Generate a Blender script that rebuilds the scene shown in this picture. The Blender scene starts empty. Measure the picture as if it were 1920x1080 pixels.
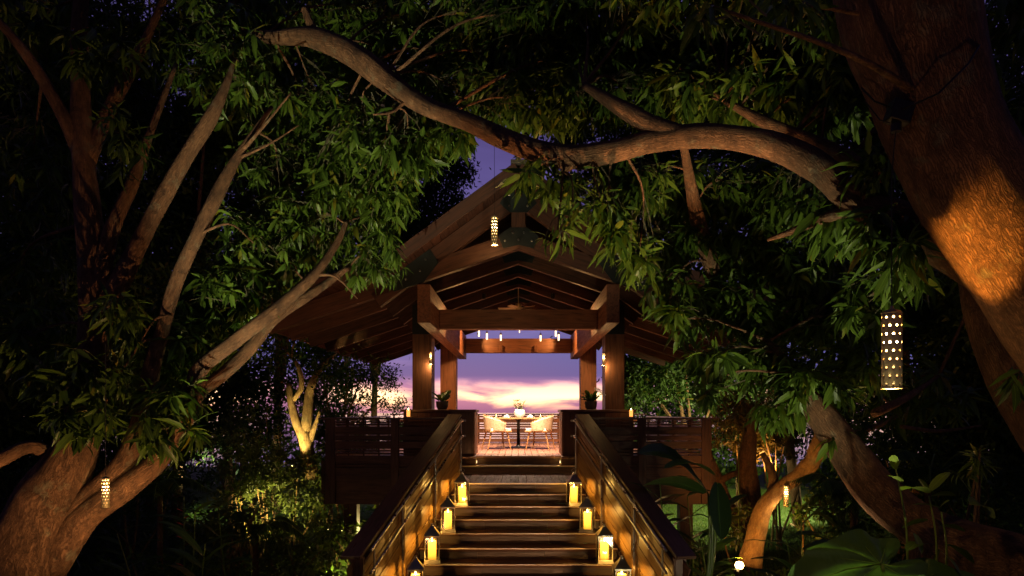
import bpy, bmesh, math, random
import numpy as np
from mathutils import Vector, Matrix, Quaternion

random.seed(7)
RNG = np.random.default_rng(7)
C = bpy.context.scene.collection
SC = bpy.context.scene
F = 1230.0                 # focal length in pixels of the 1920 px photograph
EYE = 0.895                # eye height above the pavilion floor (z = 0)
GZ = -2.15                 # the garden's ground

# ------------------------------------------------------------------ camera
cam_d = bpy.data.cameras.new('camera')
cam = bpy.data.objects.new('camera', cam_d); C.objects.link(cam)
cam.location = (0, 0, EYE); cam.rotation_euler = (math.radians(90), 0, 0)
cam_d.sensor_width = 36; cam_d.lens = 36 * F / 1920
cam_d.shift_x = -12 / 1920; cam_d.shift_y = 232 / 1920
cam_d.clip_start = 0.05; cam_d.clip_end = 9000
SC.camera = cam

# ------------------------------------------------------------------ render look
SC.view_settings.view_transform = 'Standard'
SC.view_settings.look = 'None'
SC.view_settings.exposure = 0.0
SC.view_settings.gamma = 1.0
SC.view_settings.use_curve_mapping = False
SC.render.engine = 'CYCLES'
SC.cycles.use_denoising = True
try: SC.cycles.denoiser = 'OPENIMAGEDENOISE'
except Exception: pass
SC.cycles.max_bounces = 6
SC.cycles.diffuse_bounces = 3
SC.cycles.glossy_bounces = 3
SC.cycles.transmission_bounces = 4
SC.cycles.transparent_max_bounces = 8
SC.cycles.caustics_reflective = False
SC.cycles.caustics_refractive = False
SC.cycles.sample_clamp_indirect = 3.0

# ------------------------------------------------------------------ node helpers
def N(t, kind, **kw):
    n = t.nodes.new(kind)
    for k, v in kw.items():
        if hasattr(n, k) and k not in n.inputs: setattr(n, k, v)
        else: n.inputs[k].default_value = v
    return n
def LK(t, a, b): t.links.new(a, b)
def ramp(t, fac, stops, interp='LINEAR'):
    r = t.nodes.new('ShaderNodeValToRGB'); r.color_ramp.interpolation = interp
    e = r.color_ramp.elements
    while len(e) < len(stops): e.new(0.5)
    for i, (p, c) in enumerate(stops):
        e[i].position = p; e[i].color = (*c, 1) if len(c) == 3 else c
    LK(t, fac, r.inputs[0]); return r.outputs[0]
def mathn(t, op, a, b=None, c=None, clamp=False):
    n = t.nodes.new('ShaderNodeMath'); n.operation = op; n.use_clamp = clamp
    for i, v in enumerate((a, b, c)):
        if v is None: continue
        if isinstance(v, (int, float)): n.inputs[i].default_value = v
        else: LK(t, v, n.inputs[i])
    return n.outputs[0]
def mixc(t, fac, a, b, mode='MIX'):
    n = t.nodes.new('ShaderNodeMix'); n.data_type = 'RGBA'; n.blend_type = mode
    for s, v in ((n.inputs[0], fac), (n.inputs[6], a), (n.inputs[7], b)):
        if isinstance(v, (int, float)): s.default_value = v
        elif isinstance(v, tuple): s.default_value = (*v, 1) if len(v) == 3 else v
        else: LK(t, v, s)
    return n.outputs[2]

# ------------------------------------------------------------------ sky: dusk after sunset over the sea
SUN_EL, SUN_ROT = math.radians(1.0), math.radians(-6)
world = bpy.data.worlds.new('World'); SC.world = world; world.use_nodes = True
wt = world.node_tree; wt.nodes.clear()
wo = N(wt, 'ShaderNodeOutputWorld'); bg = N(wt, 'ShaderNodeBackground'); bg.inputs[1].default_value = 1.0
sky = N(wt, 'ShaderNodeTexSky'); sky.sky_type = 'NISHITA'; sky.sun_disc = False
sky.sun_elevation = SUN_EL; sky.sun_rotation = SUN_ROT
tc = N(wt, 'ShaderNodeTexCoord'); sp = N(wt, 'ShaderNodeSeparateXYZ'); LK(wt, tc.outputs['Generated'], sp.inputs[0])
sx, sy, sz = sp.outputs
zc = mathn(wt, 'MAXIMUM', sz, 0.0)
den = mathn(wt, 'ADD', zc, 0.10)
cx = mathn(wt, 'DIVIDE', sx, den); cy = mathn(wt, 'DIVIDE', sy, den)
cb = N(wt, 'ShaderNodeCombineXYZ'); LK(wt, cx, cb.inputs[0]); LK(wt, cy, cb.inputs[1])
mp = N(wt, 'ShaderNodeMapping'); LK(wt, cb.outputs[0], mp.inputs[0]); mp.inputs['Scale'].default_value = (0.9, 1.6, 1); mp.inputs['Location'].default_value = (3.3, 1.35, 0)
n1 = N(wt, 'ShaderNodeTexNoise'); n1.inputs['Scale'].default_value = 1.1; n1.inputs['Detail'].default_value = 7; n1.inputs['Roughness'].default_value = 0.55; n1.inputs['Distortion'].default_value = 0.4
LK(wt, mp.outputs[0], n1.inputs[0])
clear = ramp(wt, zc, [(0.0, (0.85, 0.34, 0.40)), (0.010, (2.1, 1.05, 0.55)), (0.022, (2.9, 1.9, 0.90)), (0.042, (1.45, 0.70, 0.66)), (0.055, (0.42, 0.24, 0.50)), (0.085, (0.17, 0.16, 0.46)), (0.16, (0.15, 0.13, 0.36)), (0.33, (0.105, 0.08, 0.27)), (1.0, (0.045, 0.04, 0.13))])
cloud = ramp(wt, zc, [(0.0, (0.30, 0.13, 0.27)), (0.03, (0.62, 0.25, 0.40)), (0.045, (0.34, 0.18, 0.40)), (0.055, (0.12, 0.105, 0.33)), (0.09, (0.12, 0.12, 0.36)), (0.2, (0.10, 0.075, 0.25)), (0.4, (0.07, 0.05, 0.18)), (1.0, (0.03, 0.025, 0.08))])
cb2 = N(wt, 'ShaderNodeCombineXYZ'); LK(wt, sx, cb2.inputs[0]); LK(wt, mathn(wt, 'MULTIPLY', sz, 4.2), cb2.inputs[1]); LK(wt, sy, cb2.inputs[2])
mp2 = N(wt, 'ShaderNodeMapping'); LK(wt, cb2.outputs[0], mp2.inputs[0]); mp2.inputs['Location'].default_value = (5.5, 3.2, 8.7)
n2 = N(wt, 'ShaderNodeTexNoise'); n2.inputs['Scale'].default_value = 8.0; n2.inputs['Detail'].default_value = 6; n2.inputs['Roughness'].default_value = 0.5; n2.inputs['Distortion'].default_value = 0.3
LK(wt, mp2.outputs[0], n2.inputs[0])
low = ramp(wt, zc, [(0.05, (1, 1, 1)), (0.12, (0, 0, 0))])
nmix = mixc(wt, low, n1.outputs[0], n2.outputs[0])
bias = ramp(wt, zc, [(0.0, (0.12,) * 3), (0.020, (0.0,) * 3), (0.036, (0.015,) * 3), (0.062, (0.19,) * 3), (0.09, (0.14,) * 3), (0.13, (0.0,) * 3)])
cf = ramp(wt, mathn(wt, 'ADD', nmix, bias), [(0.45, (0, 0, 0)), (0.62, (1, 1, 1))])
skyc = mixc(wt, cf, clear, cloud)
# the afterglow is only in the west: opposite it the same sky is dimmer and bluer
west = ramp(wt, mathn(wt, 'MULTIPLY_ADD', sy, 0.5, 0.5), [(0.45, (0.10, 0.11, 0.17)), (0.97, (1, 1, 1))])
skyc = mixc(wt, 1.0, skyc, west, 'MULTIPLY')
skyn = mixc(wt, 1.0, sky.outputs[0], (0.006, 0.006, 0.006), 'MULTIPLY')
skyc = mixc(wt, 1.0, skyc, skyn, 'ADD')
LK(wt, skyc, bg.inputs[0]); LK(wt, bg.outputs[0], wo.inputs[0])

# the sun has all but set behind the clouds
sd = bpy.data.lights.new('sun', 'SUN'); sd.energy = 0.03; sd.angle = math.radians(10); sd.color = (1, 0.6, 0.4)
so = bpy.data.objects.new('sun', sd); C.objects.link(so)
so.rotation_euler = (math.radians(-89), 0, math.radians(6)); so.location = (0, 40, 30)

# ------------------------------------------------------------------ geometry helpers
def P(x, y, d):
    return Vector(((x - 972) / F * d, d, EYE - (y - 772) / F * d))
def tag(o, label=None, cat=None, group=None, kind=None):
    if label: o['label'] = label
    if cat: o['category'] = cat
    if group: o['group'] = group
    if kind: o['kind'] = kind
    return o
def thing(name, label, cat, loc=(0, 0, 0), group=None):
    o = bpy.data.objects.new(name, None); C.objects.link(o); o.location = loc
    o.empty_display_size = 0.1
    return tag(o, label, cat, group)
def base_of(p):
    v = Vector((0, 0, 0))
    while p is not None: v += Vector(p.location); p = p.parent
    return v
class MB:
    def __init__(s): s.v = []; s.f = []; s.uv = []; s.has_uv = False
    def add(s, vs, fs, uvs=None):
        b = len(s.v); s.v.extend([tuple(v) for v in vs]); s.f.extend([tuple(b + i for i in f) for f in fs])
        if uvs: s.has_uv = True; s.uv.extend(uvs)
        else: s.uv.extend([(0, 0)] * len(vs))
    def box(s, c, size, rot=None):
        vs, fs = cbox(*size)
        M = rot if rot is not None else Matrix.Identity(3)
        s.add([Vector(c) + M @ Vector(v) for v in vs], fs)
    def beam(s, a, b, w, h, up=(0, 0, 1)):
        a, b = Vector(a), Vector(b); s.box((a + b) / 2, ((b - a).length, w, h), frame(b - a, up))
    def lathe(s, prof, n=20, c=(0, 0, 0), M=None):
        vs = []; fs = []
        for r, z in prof:
            for k in range(n):
                a = 2 * math.pi * k / n; v = Vector((r * math.cos(a), r * math.sin(a), z))
                vs.append(Vector(c) + (M @ v if M is not None else v))
        for i in range(len(prof) - 1):
            for k in range(n):
                k2 = (k + 1) % n; fs.append((i * n + k, i * n + k2, (i + 1) * n + k2, (i + 1) * n + k))
        if prof[0][0] > 1e-6: fs.append(tuple(range(n))[::-1])
        if prof[-1][0] > 1e-6: fs.append(tuple((len(prof) - 1) * n + k for k in range(n)))
        s.add(vs, fs)
    def tube(s, pts, rad, n=8, lump=0.0, seed=0, cap=True):
        vs, fs, uv = tube_geo(pts, rad, n, lump, seed, cap); s.add(vs, fs, uv)
    def build(s, name, mat, parent=None, smooth=True, kind=None, auto=35):
        me = bpy.data.meshes.new(name); off = base_of(parent)
        me.from_pydata([(x - off[0], y - off[1], z - off[2]) for x, y, z in s.v], [], s.f)
        if s.has_uv:
            l = me.uv_layers.new(name='UVMap'); a = np.array(s.uv, dtype=np.float32)
            vi = np.empty(len(me.loops), dtype=np.int32); me.loops.foreach_get('vertex_index', vi)
            l.data.foreach_set('uv', a[vi].ravel())
        me.materials.append(mat)
        if smooth:
            me.shade_smooth()
            if auto: me.set_sharp_from_angle(angle=math.radians(auto))
        me.update()
        o = bpy.data.objects.new(name, me); C.objects.link(o); o.parent = parent
        if kind: o['kind'] = kind
        return o
def frame(d, up=(0, 0, 1)):
    x = Vector(d).normalized(); u = Vector(up)
    y = u.cross(x)
    if y.length < 1e-4: y = Vector((0, 1, 0)).cross(x)
    y.normalize(); z = x.cross(y)
    return Matrix((x, y, z)).transposed()
_cb = {}
def cbox(sx, sy, sz, bev=None):
    b = min(0.006, 0.12 * min(sx, sy, sz)) if bev is None else bev
    X, Y, Z = sx / 2, sy / 2, sz / 2
    vs = []; idx = {}
    for i in (-1, 1):
        for j in (-1, 1):
            for k in (-1, 1):
                for ax in range(3):
                    p = [i * (X - b), j * (Y - b), k * (Z - b)]
                    p[ax] = (i * X, j * Y, k * Z)[ax]
                    idx[(i, j, k, ax)] = len(vs); vs.append(tuple(p))
    fs = []
    for ax in range(3):
        a1, a2 = [q for q in range(3) if q != ax]
        for sgn in (-1, 1):
            q = []
            for u, v in ((-1, -1), (1, -1), (1, 1), (-1, 1)):
                s3 = [0, 0, 0]; s3[ax] = sgn; s3[a1] = u; s3[a2] = v; q.append(idx[(*s3, ax)])
            fs.append(tuple(q))
    for ax in range(3):
        a1, a2 = [q for q in range(3) if q != ax]
        for u in (-1, 1):
            for v in (-1, 1):
                A = [0, 0, 0]; B = [0, 0, 0]; A[ax] = -1; B[ax] = 1; A[a1] = B[a1] = u; A[a2] = B[a2] = v
                fs.append((idx[(*A, a1)], idx[(*A, a2)], idx[(*B, a2)], idx[(*B, a1)]))
    for i in (-1, 1):
        for j in (-1, 1):
            for k in (-1, 1): fs.append((idx[(i, j, k, 0)], idx[(i, j, k, 1)], idx[(i, j, k, 2)]))
    # consistent outward winding
    out = []
    for f in fs:
        p = [Vector(vs[q]) for q in f]; n = (p[1] - p[0]).cross(p[2] - p[0]); c = sum(p, Vector()) / len(p)
        out.append(f if n.dot(c) > 0 else f[::-1])
    return vs, out
_pm = {}
def plank(name, a, b, w, h, mat, parent, up=(0, 0, 1), label=None, bev=None):
    """one board or beam from a to b (world), w across, h along up; alike boards share mesh data"""
    a, b = Vector(a), Vector(b); L = (b - a).length
    key = (round(L, 3), round(w, 3), round(h, 3), mat.name)
    me = _pm.get(key)
    if me is None:
        vs, fs = cbox(L, w, h, bev); me = bpy.data.meshes.new(name); me.from_pydata(vs, [], fs); me.materials.append(mat); me.update(); _pm[key] = me
    o = bpy.data.objects.new(name, me); C.objects.link(o); o.parent = parent
    o.matrix_basis = Matrix.Translation((a + b) / 2 - base_of(parent)) @ frame(b - a, up).to_4x4()
    if label: o['label'] = label
    return o
def catmull(pts, n=6):
    pts = [np.array(p, float) for p in pts]
    if len(pts) < 3: return np.array([pts[0] + (pts[1] - pts[0]) * t for t in np.linspace(0, 1, n + 1)])
    q = [2 * pts[0] - pts[1]] + pts + [2 * pts[-1] - pts[-2]]; out = []
    for i in range(1, len(q) - 2):
        for t in np.linspace(0, 1, n, endpoint=False):
            a, b, c, d = q[i - 1], q[i], q[i + 1], q[i + 2]
            out.append(0.5 * ((2 * b) + (-a + c) * t + (2 * a - 5 * b + 4 * c - d) * t * t + (-a + 3 * b - 3 * c + d) * t ** 3))
    out.append(q[-2]); return np.array(out)
def tube_geo(pts, rad, n=8, lump=0.0, seed=0, cap=True):
    pts = np.array([tuple(p) for p in pts], float); m = len(pts); rad = np.array(rad, float)
    T = np.gradient(pts, axis=0); T /= np.linalg.norm(T, axis=1)[:, None] + 1e-9
    ref = np.array([0, 1.0, 0.1]) if abs(T[0][1]) < 0.9 else np.array([1.0, 0, 0])
    A = ref - T[0] * ref.dot(T[0]); A /= np.linalg.norm(A)
    L = np.concatenate([[0], np.cumsum(np.linalg.norm(np.diff(pts, axis=0), axis=1))])
    ang = np.arange(n) * 2 * math.pi / n; r_ = np.random.default_rng(seed)
    ph = r_.uniform(0, 6.28, 8); vs = []; uv = []
    for i in range(m):
        A = A - T[i] * A.dot(T[i]); A /= np.linalg.norm(A); B = np.cross(T[i], A)
        rr = np.full(n, rad[i])
        if lump > 0:
            s = L[i]; R0 = max(rad[i], 0.02)
            w = (np.sin(2 * ang + s * 1.7 + ph[0]) * .5 + np.sin(3 * ang - s * 2.9 + ph[1]) * .35 + np.sin(ang * 5 + s * 4.3 + ph[2]) * .22
                 + np.sin(s * 6.1 + ph[3]) * .4 + np.sin(s * 13 + ang * 2 + ph[4]) * .18 + np.sin(9 * ang + s * 3 + ph[5]) * .13 + np.sin(s * 2.3 + ph[6]) * .5)
            rr = rad[i] * (1 + lump * w)
        for k in range(n):
            vs.append(tuple(pts[i] + rr[k] * (math.cos(ang[k]) * A + math.sin(ang[k]) * B)))
            uv.append((ang[k] * max(rad.mean(), .01), L[i]))
    fs = [(i * n + k, i * n + (k + 1) % n, (i + 1) * n + (k + 1) % n, (i + 1) * n + k) for i in range(m - 1) for k in range(n)]
    if cap: fs.append(tuple(range(n))[::-1]); fs.append(tuple((m - 1) * n + k for k in range(n)))
    return vs, fs, uv
def children_of(o): return [c for c in bpy.data.objects if c.parent == o]
def copy_tree(o, loc, rz=None, label=None, group=None, scale=None):
    r = o.copy(); C.objects.link(r); r.location = loc
    if rz is not None: r.rotation_euler = (0, 0, rz)
    if scale: r.scale = (scale,) * 3
    if label: r['label'] = label
    if group: r['group'] = group
    for ch in o.children:
        c = ch.copy(); C.objects.link(c); c.parent = r
        for g in ch.children:
            d = g.copy(); C.objects.link(d); d.parent = c
    return r

# ------------------------------------------------------------------ materials
def new_mat(name):
    m = bpy.data.materials.new(name); m.use_nodes = True; t = m.node_tree
    return m, t, t.nodes['Principled BSDF'], t.nodes['Material Output']
def wood(name, c1, c2, rough=0.5, scale=1.0, var=0.35, coat=0.0):
    m, t, b, o = new_mat(name)
    tcx = N(t, 'ShaderNodeTexCoord'); oi = N(t, 'ShaderNodeObjectInfo')
    mpn = N(t, 'ShaderNodeMapping'); LK(t, tcx.outputs['Object'], mpn.inputs[0]); mpn.inputs['Scale'].default_value = (1.2 * scale, 14 * scale, 14 * scale)
    off = N(t, 'ShaderNodeCombineXYZ'); LK(t, mathn(t, 'MULTIPLY', oi.outputs['Random'], 37.0), off.inputs[0]); LK(t, mathn(t, 'MULTIPLY', oi.outputs['Random'], 11.0), off.inputs[1])
    LK(t, off.outputs[0], mpn.inputs['Location'])
    n = N(t, 'ShaderNodeTexNoise'); n.inputs['Scale'].default_value = 1.6; n.inputs['Detail'].default_value = 6; n.inputs['Distortion'].default_value = 0.9; LK(t, mpn.outputs[0], n.inputs[0])
    n2 = N(t, 'ShaderNodeTexNoise'); n2.inputs['Scale'].default_value = 1.3; n2.inputs['Detail'].default_value = 3; LK(t, tcx.outputs['Object'], n2.inputs[0])
    col = ramp(t, n.outputs[0], [(0.3, c2), (0.5, c1), (0.68, tuple(x * 1.25 for x in c1))])
    col = mixc(t, 0.5, col, ramp(t, n2.outputs[0], [(0.35, (0.55, 0.52, 0.5)), (0.65, (1.1, 1.08, 1.05))]), 'MULTIPLY')
    v = mathn(t, 'MULTIPLY_ADD', oi.outputs['Random'], var * 2, 1 - var)
    vc = N(t, 'ShaderNodeCombineColor'); [LK(t, v, vc.inputs[i]) for i in range(3)]
    col = mixc(t, 1.0, col, vc.outputs[0], 'MULTIPLY')
    LK(t, col, b.inputs['Base Color'])
    LK(t, ramp(t, n.outputs[0], [(0.3, (rough + .15,) * 3), (0.7, (rough - .08,) * 3)]), b.inputs['Roughness'])
    bp = N(t, 'ShaderNodeBump'); bp.inputs['Strength'].default_value = 0.35; bp.inputs['Distance'].default_value = 0.004; LK(t, n.outputs[0], bp.inputs['Height']); LK(t, bp.outputs[0], b.inputs['Normal'])
    if coat: b.inputs['Coat Weight'].default_value = coat; b.inputs['Coat Roughness'].default_value = 0.2
    return m
def plain(name, col, rough=0.5, metal=0.0, var=0.15, scale=8, bump=0.1):
    m, t, b, o = new_mat(name)
    tcx = N(t, 'ShaderNodeTexCoord'); n = N(t, 'ShaderNodeTexNoise'); n.inputs['Scale'].default_value = scale; n.inputs['Detail'].default_value = 5; LK(t, tcx.outputs['Object'], n.inputs[0])
    LK(t, ramp(t, n.outputs[0], [(0.3, tuple(c * (1 - var) for c in col)), (0.7, tuple(c * (1 + var) for c in col))]), b.inputs['Base Color'])
    b.inputs['Roughness'].default_value = rough; b.inputs['Metallic'].default_value = metal
    LK(t, ramp(t, n.outputs[0], [(0.3, (rough * .8,) * 3), (0.7, (min(1, rough * 1.2),) * 3)]), b.inputs['Roughness'])
    bp = N(t, 'ShaderNodeBump'); bp.inputs['Strength'].default_value = bump; bp.inputs['Distance'].default_value = 0.003; LK(t, n.outputs[0], bp.inputs['Height']); LK(t, bp.outputs[0], b.inputs['Normal'])
    return m
def emit(name, col, s, bottom=None, zr=None):
    m, t, b, o = new_mat(name)
    b.inputs['Base Color'].default_value = (*[min(1, c) for c in col], 1); b.inputs['Roughness'].default_value = 0.5
    b.inputs['Emission Color'].default_value = (*col, 1); b.inputs['Emission Strength'].default_value = s
    if zr:
        tcx = N(t, 'ShaderNodeTexCoord'); s3 = N(t, 'ShaderNodeSeparateXYZ'); LK(t, tcx.outputs['Object'], s3.inputs[0])
        mr = N(t, 'ShaderNodeMapRange'); LK(t, s3.outputs[2], mr.inputs[0]); mr.inputs[1].default_value = zr[0]; mr.inputs[2].default_value = zr[1]; mr.inputs[3].default_value = bottom; mr.inputs[4].default_value = s
        LK(t, mr.outputs[0], b.inputs['Emission Strength'])
    return m
def leafmat(name, c1, c2, rib=True, rough=0.32, trans=0.28, spec=0.5):
    m, t, b, o = new_mat(name)
    g = N(t, 'ShaderNodeNewGeometry'); oi = N(t, 'ShaderNodeObjectInfo')
    rnd = mathn(t, 'FRACT', mathn(t, 'ADD', g.outputs['Random Per Island'], oi.outputs['Random']))
    col = ramp(t, rnd, [(0.0, c2), (0.55, c1), (0.93, tuple(x * 1.35 for x in c1)), (1.0, (c1[1] * 1.4, c1[1] * 1.15, c1[2] * .6))])
    if rib:
        uvn = N(t, 'ShaderNodeUVMap'); s2 = N(t, 'ShaderNodeSeparateXYZ'); LK(t, uvn.outputs[0], s2.inputs[0])
        a = mathn(t, 'ABSOLUTE', s2.outputs[0])
        r = ramp(t, a, [(0.0, (1, 1, 1)), (0.07, (0, 0, 0))])
        wv = mathn(t, 'SINE', mathn(t, 'MULTIPLY', mathn(t, 'SUBTRACT', s2.outputs[1], mathn(t, 'MULTIPLY', a, 0.12)), 110.0))
        col = mixc(t, r, col, tuple(min(1, x * 2.2) for x in c1))
        bp = N(t, 'ShaderNodeBump'); bp.inputs['Strength'].default_value = 0.25; bp.inputs['Distance'].default_value = 0.002
        LK(t, mathn(t, 'MULTIPLY', wv, 0.5), bp.inputs['Height']); LK(t, bp.outputs[0], b.inputs['Normal'])
    LK(t, col, b.inputs['Base Color']); b.inputs['Roughness'].default_value = rough
    b.inputs['Specular IOR Level'].default_value = spec
    tr = N(t, 'ShaderNodeBsdfTranslucent'); LK(t, mixc(t, 1.0, col, (1.3, 1.5, 0.5), 'MULTIPLY'), tr.inputs[0])
    mx = N(t, 'ShaderNodeMixShader'); mx.inputs[0].default_value = trans
    LK(t, b.outputs[0], mx.inputs[1]); LK(t, tr.outputs[0], mx.inputs[2]); LK(t, mx.outputs[0], o.inputs[0])
    return m
def barkmat(name, c1, c2, scale=1.0, bump=1.0):
    m, t, b, o = new_mat(name)
    uvn = N(t, 'ShaderNodeUVMap'); tcx = N(t, 'ShaderNodeTexCoord')
    mpn = N(t, 'ShaderNodeMapping'); LK(t, tcx.outputs['Object'], mpn.inputs[0]); mpn.inputs['Scale'].default_value = (1, 1, 0.45)
    n0 = N(t, 'ShaderNodeTexNoise'); n0.inputs['Scale'].default_value = 12 * scale; n0.inputs['Detail'].default_value = 8; n0.inputs['Roughness'].default_value = .65; LK(t, mpn.outputs[0], n0.inputs[0])
    mp2 = N(t, 'ShaderNodeMapping'); mp2.inputs['Scale'].default_value = (62 * scale, 8 * scale, 1); LK(t, uvn.outputs[0], mp2.inputs[0])
    add = N(t, 'ShaderNodeVectorMath'); add.operation = 'MULTIPLY_ADD'; LK(t, n0.outputs[1], add.inputs[0]); add.inputs[1].default_value = (6.5, 5, 0); LK(t, mp2.outputs[0], add.inputs[2])
    v = N(t, 'ShaderNodeTexVoronoi'); v.feature = 'DISTANCE_TO_EDGE'; v.inputs['Scale'].default_value = 1.0; LK(t, add.outputs[0], v.inputs['Vector'])
    rid = ramp(t, v.outputs['Distance'], [(0.0, (0, 0, 0)), (0.16, (.8, .8, .8)), (0.4, (1, 1, 1))])
    n3 = N(t, 'ShaderNodeTexNoise'); n3.inputs['Scale'].default_value = 2.3; n3.inputs['Detail'].default_value = 4; LK(t, tcx.outputs['Object'], n3.inputs[0])
    col = ramp(t, n0.outputs[0], [(0.3, c2), (0.6, c1), (0.75, tuple(x * 1.3 for x in c1))])
    col = mixc(t, 0.42, col, mixc(t, rid, (0.18, 0.16, 0.15), (1.15, 1.15, 1.15)), 'MULTIPLY')
    col = mixc(t, 0.7, col, ramp(t, n3.outputs[0], [(0.35, (0.6, 0.58, 0.55)), (0.65, (1.15, 1.12, 1.1))]), 'MULTIPLY')
    n4 = N(t, 'ShaderNodeTexNoise'); n4.inputs['Scale'].default_value = 5.5; n4.inputs['Detail'].default_value = 7; n4.inputs['Roughness'].default_value = .7; LK(t, tcx.outputs['Object'], n4.inputs[0])
    col = mixc(t, ramp(t, n4.outputs[0], [(0.56, (0, 0, 0)), (0.66, (.5, .5, .5))]), col, (0.20, 0.19, 0.12))
    col = mixc(t, ramp(t, n4.outputs[0], [(0.33, (.7, .7, .7)), (0.42, (0, 0, 0))]), col, (0.05, 0.028, 0.016))
    LK(t, col, b.inputs['Base Color']); b.inputs['Roughness'].default_value = 0.85; b.inputs['Specular IOR Level'].default_value = 0.3
    hh = mathn(t, 'ADD', mathn(t, 'MULTIPLY', n0.outputs[0], 1.1), mathn(t, 'MULTIPLY', rid, 0.4))
    bp = N(t, 'ShaderNodeBump'); bp.inputs['Strength'].default_value = 0.9; bp.inputs['Distance'].default_value = 0.026 * bump; LK(t, hh, bp.inputs['Height']); LK(t, bp.outputs[0], b.inputs['Normal'])
    return m

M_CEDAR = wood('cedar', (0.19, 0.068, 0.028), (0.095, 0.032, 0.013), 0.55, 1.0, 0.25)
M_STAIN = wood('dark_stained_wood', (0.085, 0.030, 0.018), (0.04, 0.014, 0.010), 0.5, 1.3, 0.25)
M_RAFTER = wood('shaded_cedar', (0.066, 0.022, 0.010), (0.034, 0.012, 0.006), 0.6, 1.0, 0.3)  # darker copy of cedar: the roof timbers' dimness is put into the colour
M_POST = wood('shaded_post_cedar', (0.10, 0.037, 0.015), (0.055, 0.019, 0.008), 0.55, 1.0, 0.15)  # darker cedar again, shade on the front posts painted into the tone
M_LAND = wood('landing_wood', (0.14, 0.052, 0.028), (0.085, 0.030, 0.016), 0.6, 1.1, 0.3)
M_LAND.node_tree.nodes['Principled BSDF'].inputs['Specular IOR Level'].default_value = 0.12
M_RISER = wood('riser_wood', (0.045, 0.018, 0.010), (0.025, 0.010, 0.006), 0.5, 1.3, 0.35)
M_CAP = wood('rail_cap_wood', (0.085, 0.040, 0.030), (0.05, 0.022, 0.018), 0.33, 1.3, 0.1, 0.2)
M_PANEL = wood('panel_wood', (0.34, 0.185, 0.05), (0.20, 0.09, 0.025), 0.42, 1.0, 0.25, 0.1)
M_FLOOR = wood('deck_wood', (0.34, 0.16, 0.10), (0.20, 0.085, 0.05), 0.36, 1.0, 0.2, 0.1)
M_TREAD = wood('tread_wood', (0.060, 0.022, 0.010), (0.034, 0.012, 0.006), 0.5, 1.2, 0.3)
M_SHINGLE = plain('roof_shingle', (0.05, 0.038, 0.03), 0.9, 0, 0.4, 6, 0.6)
M_PLATE = plain('dark_steel_plate', (0.012, 0.017, 0.017), 0.55, 0.3)
M_TREAD.node_tree.nodes['Principled BSDF'].inputs['Specular IOR Level'].default_value = 0.22
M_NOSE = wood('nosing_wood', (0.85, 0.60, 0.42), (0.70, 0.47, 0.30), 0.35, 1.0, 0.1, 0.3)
M_STEEL = plain('brushed_steel', (0.45, 0.42, 0.40), 0.3, 1.0)
M_BLACK = plain('black_metal', (0.02, 0.018, 0.017), 0.4, 0.6)
M_NICKEL = plain('lantern_metal', (0.50, 0.44, 0.36), 0.36, 1.0)
M_BRASS = plain('pierced_brass', (0.50, 0.40, 0.20), 0.45, 0.6)
M_WICKER = wood('woven_cane', (0.85, 0.68, 0.45), (0.62, 0.44, 0.25), 0.6, 2.0, 0.1)
M_TEAK = wood('teak', (0.42, 0.22, 0.09), (0.25, 0.11, 0.04), 0.45, 2.0, 0.1)
M_WHITE = plain('white_ceramic', (0.75, 0.72, 0.66), 0.4)
M_LINEN = plain('white_linen', (0.75, 0.72, 0.68), 0.9)
M_POT = plain('dark_clay', (0.06, 0.04, 0.03), 0.6)
M_SOIL = plain('soil', (0.03, 0.02, 0.013), 0.95, 0, .4, 20, .8)
M_CANDLE = emit('candle_wax_lit', (1.0, 0.48, 0.045), 7.5, 1.0, (0.05, 0.42))
M_FLAME = emit('candle_flame', (1.0, 0.72, 0.25), 22)
M_LINER = emit('lamp_glow', (1.0, 0.55, 0.17), 16)
_t = M_LINER.node_tree; _tc = N(_t, 'ShaderNodeTexCoord'); _s = N(_t, 'ShaderNodeSeparateXYZ'); LK(_t, _tc.outputs['Object'], _s.inputs[0])
_q = mathn(_t, 'MULTIPLY', mathn(_t, 'ADD', _s.outputs[2], .14), 9.5); _g = mathn(_t, 'EXPONENT', mathn(_t, 'MULTIPLY', mathn(_t, 'MULTIPLY', _q, _q), -1.0))
LK(_t, mathn(_t, 'MULTIPLY_ADD', _g, 70.0, 2.0), _t.nodes['Principled BSDF'].inputs['Emission Strength'])
M_BULB = emit('lamp_bulb', (1.0, 0.75, 0.42), 60)
M_AMBER = emit('amber_glow', (1.0, 0.36, 0.08), 2.4)
M_PEND = emit('pendant_glow', (1.0, 0.72, 0.40), 3.0)
M_SPOTFACE = emit('spotlight_face', (1.0, 0.62, 0.2), 60)
M_LEAF = leafmat('mango_leaf', (0.055, 0.098, 0.012), (0.026, 0.054, 0.007), rough=.42, spec=.32)
M_LEAFY = leafmat('young_leaf', (0.09, 0.13, 0.022), (0.05, 0.09, 0.015), trans=0.35)
M_FARLEAF = leafmat('far_leaf', (0.045, 0.080, 0.016), (0.018, 0.040, 0.010), rib=False, rough=0.5, trans=0.25, spec=0.25)
M_BROWNLEAF = leafmat('rust_leaf', (0.10, 0.065, 0.02), (0.045, 0.045, 0.012), rib=False, rough=0.5, trans=0.25, spec=0.3)
M_BIGLEAF = leafmat('broad_leaf', (0.030, 0.062, 0.014), (0.02, 0.045, 0.010), trans=0.2)
M_BARK = barkmat('mango_bark', (0.245, 0.128, 0.063), (0.09, 0.047, 0.025))
M_BARKFINE = barkmat('pale_bark', (0.36, 0.23, 0.10), (0.16, 0.09, 0.04), 1.3, .6)
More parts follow.
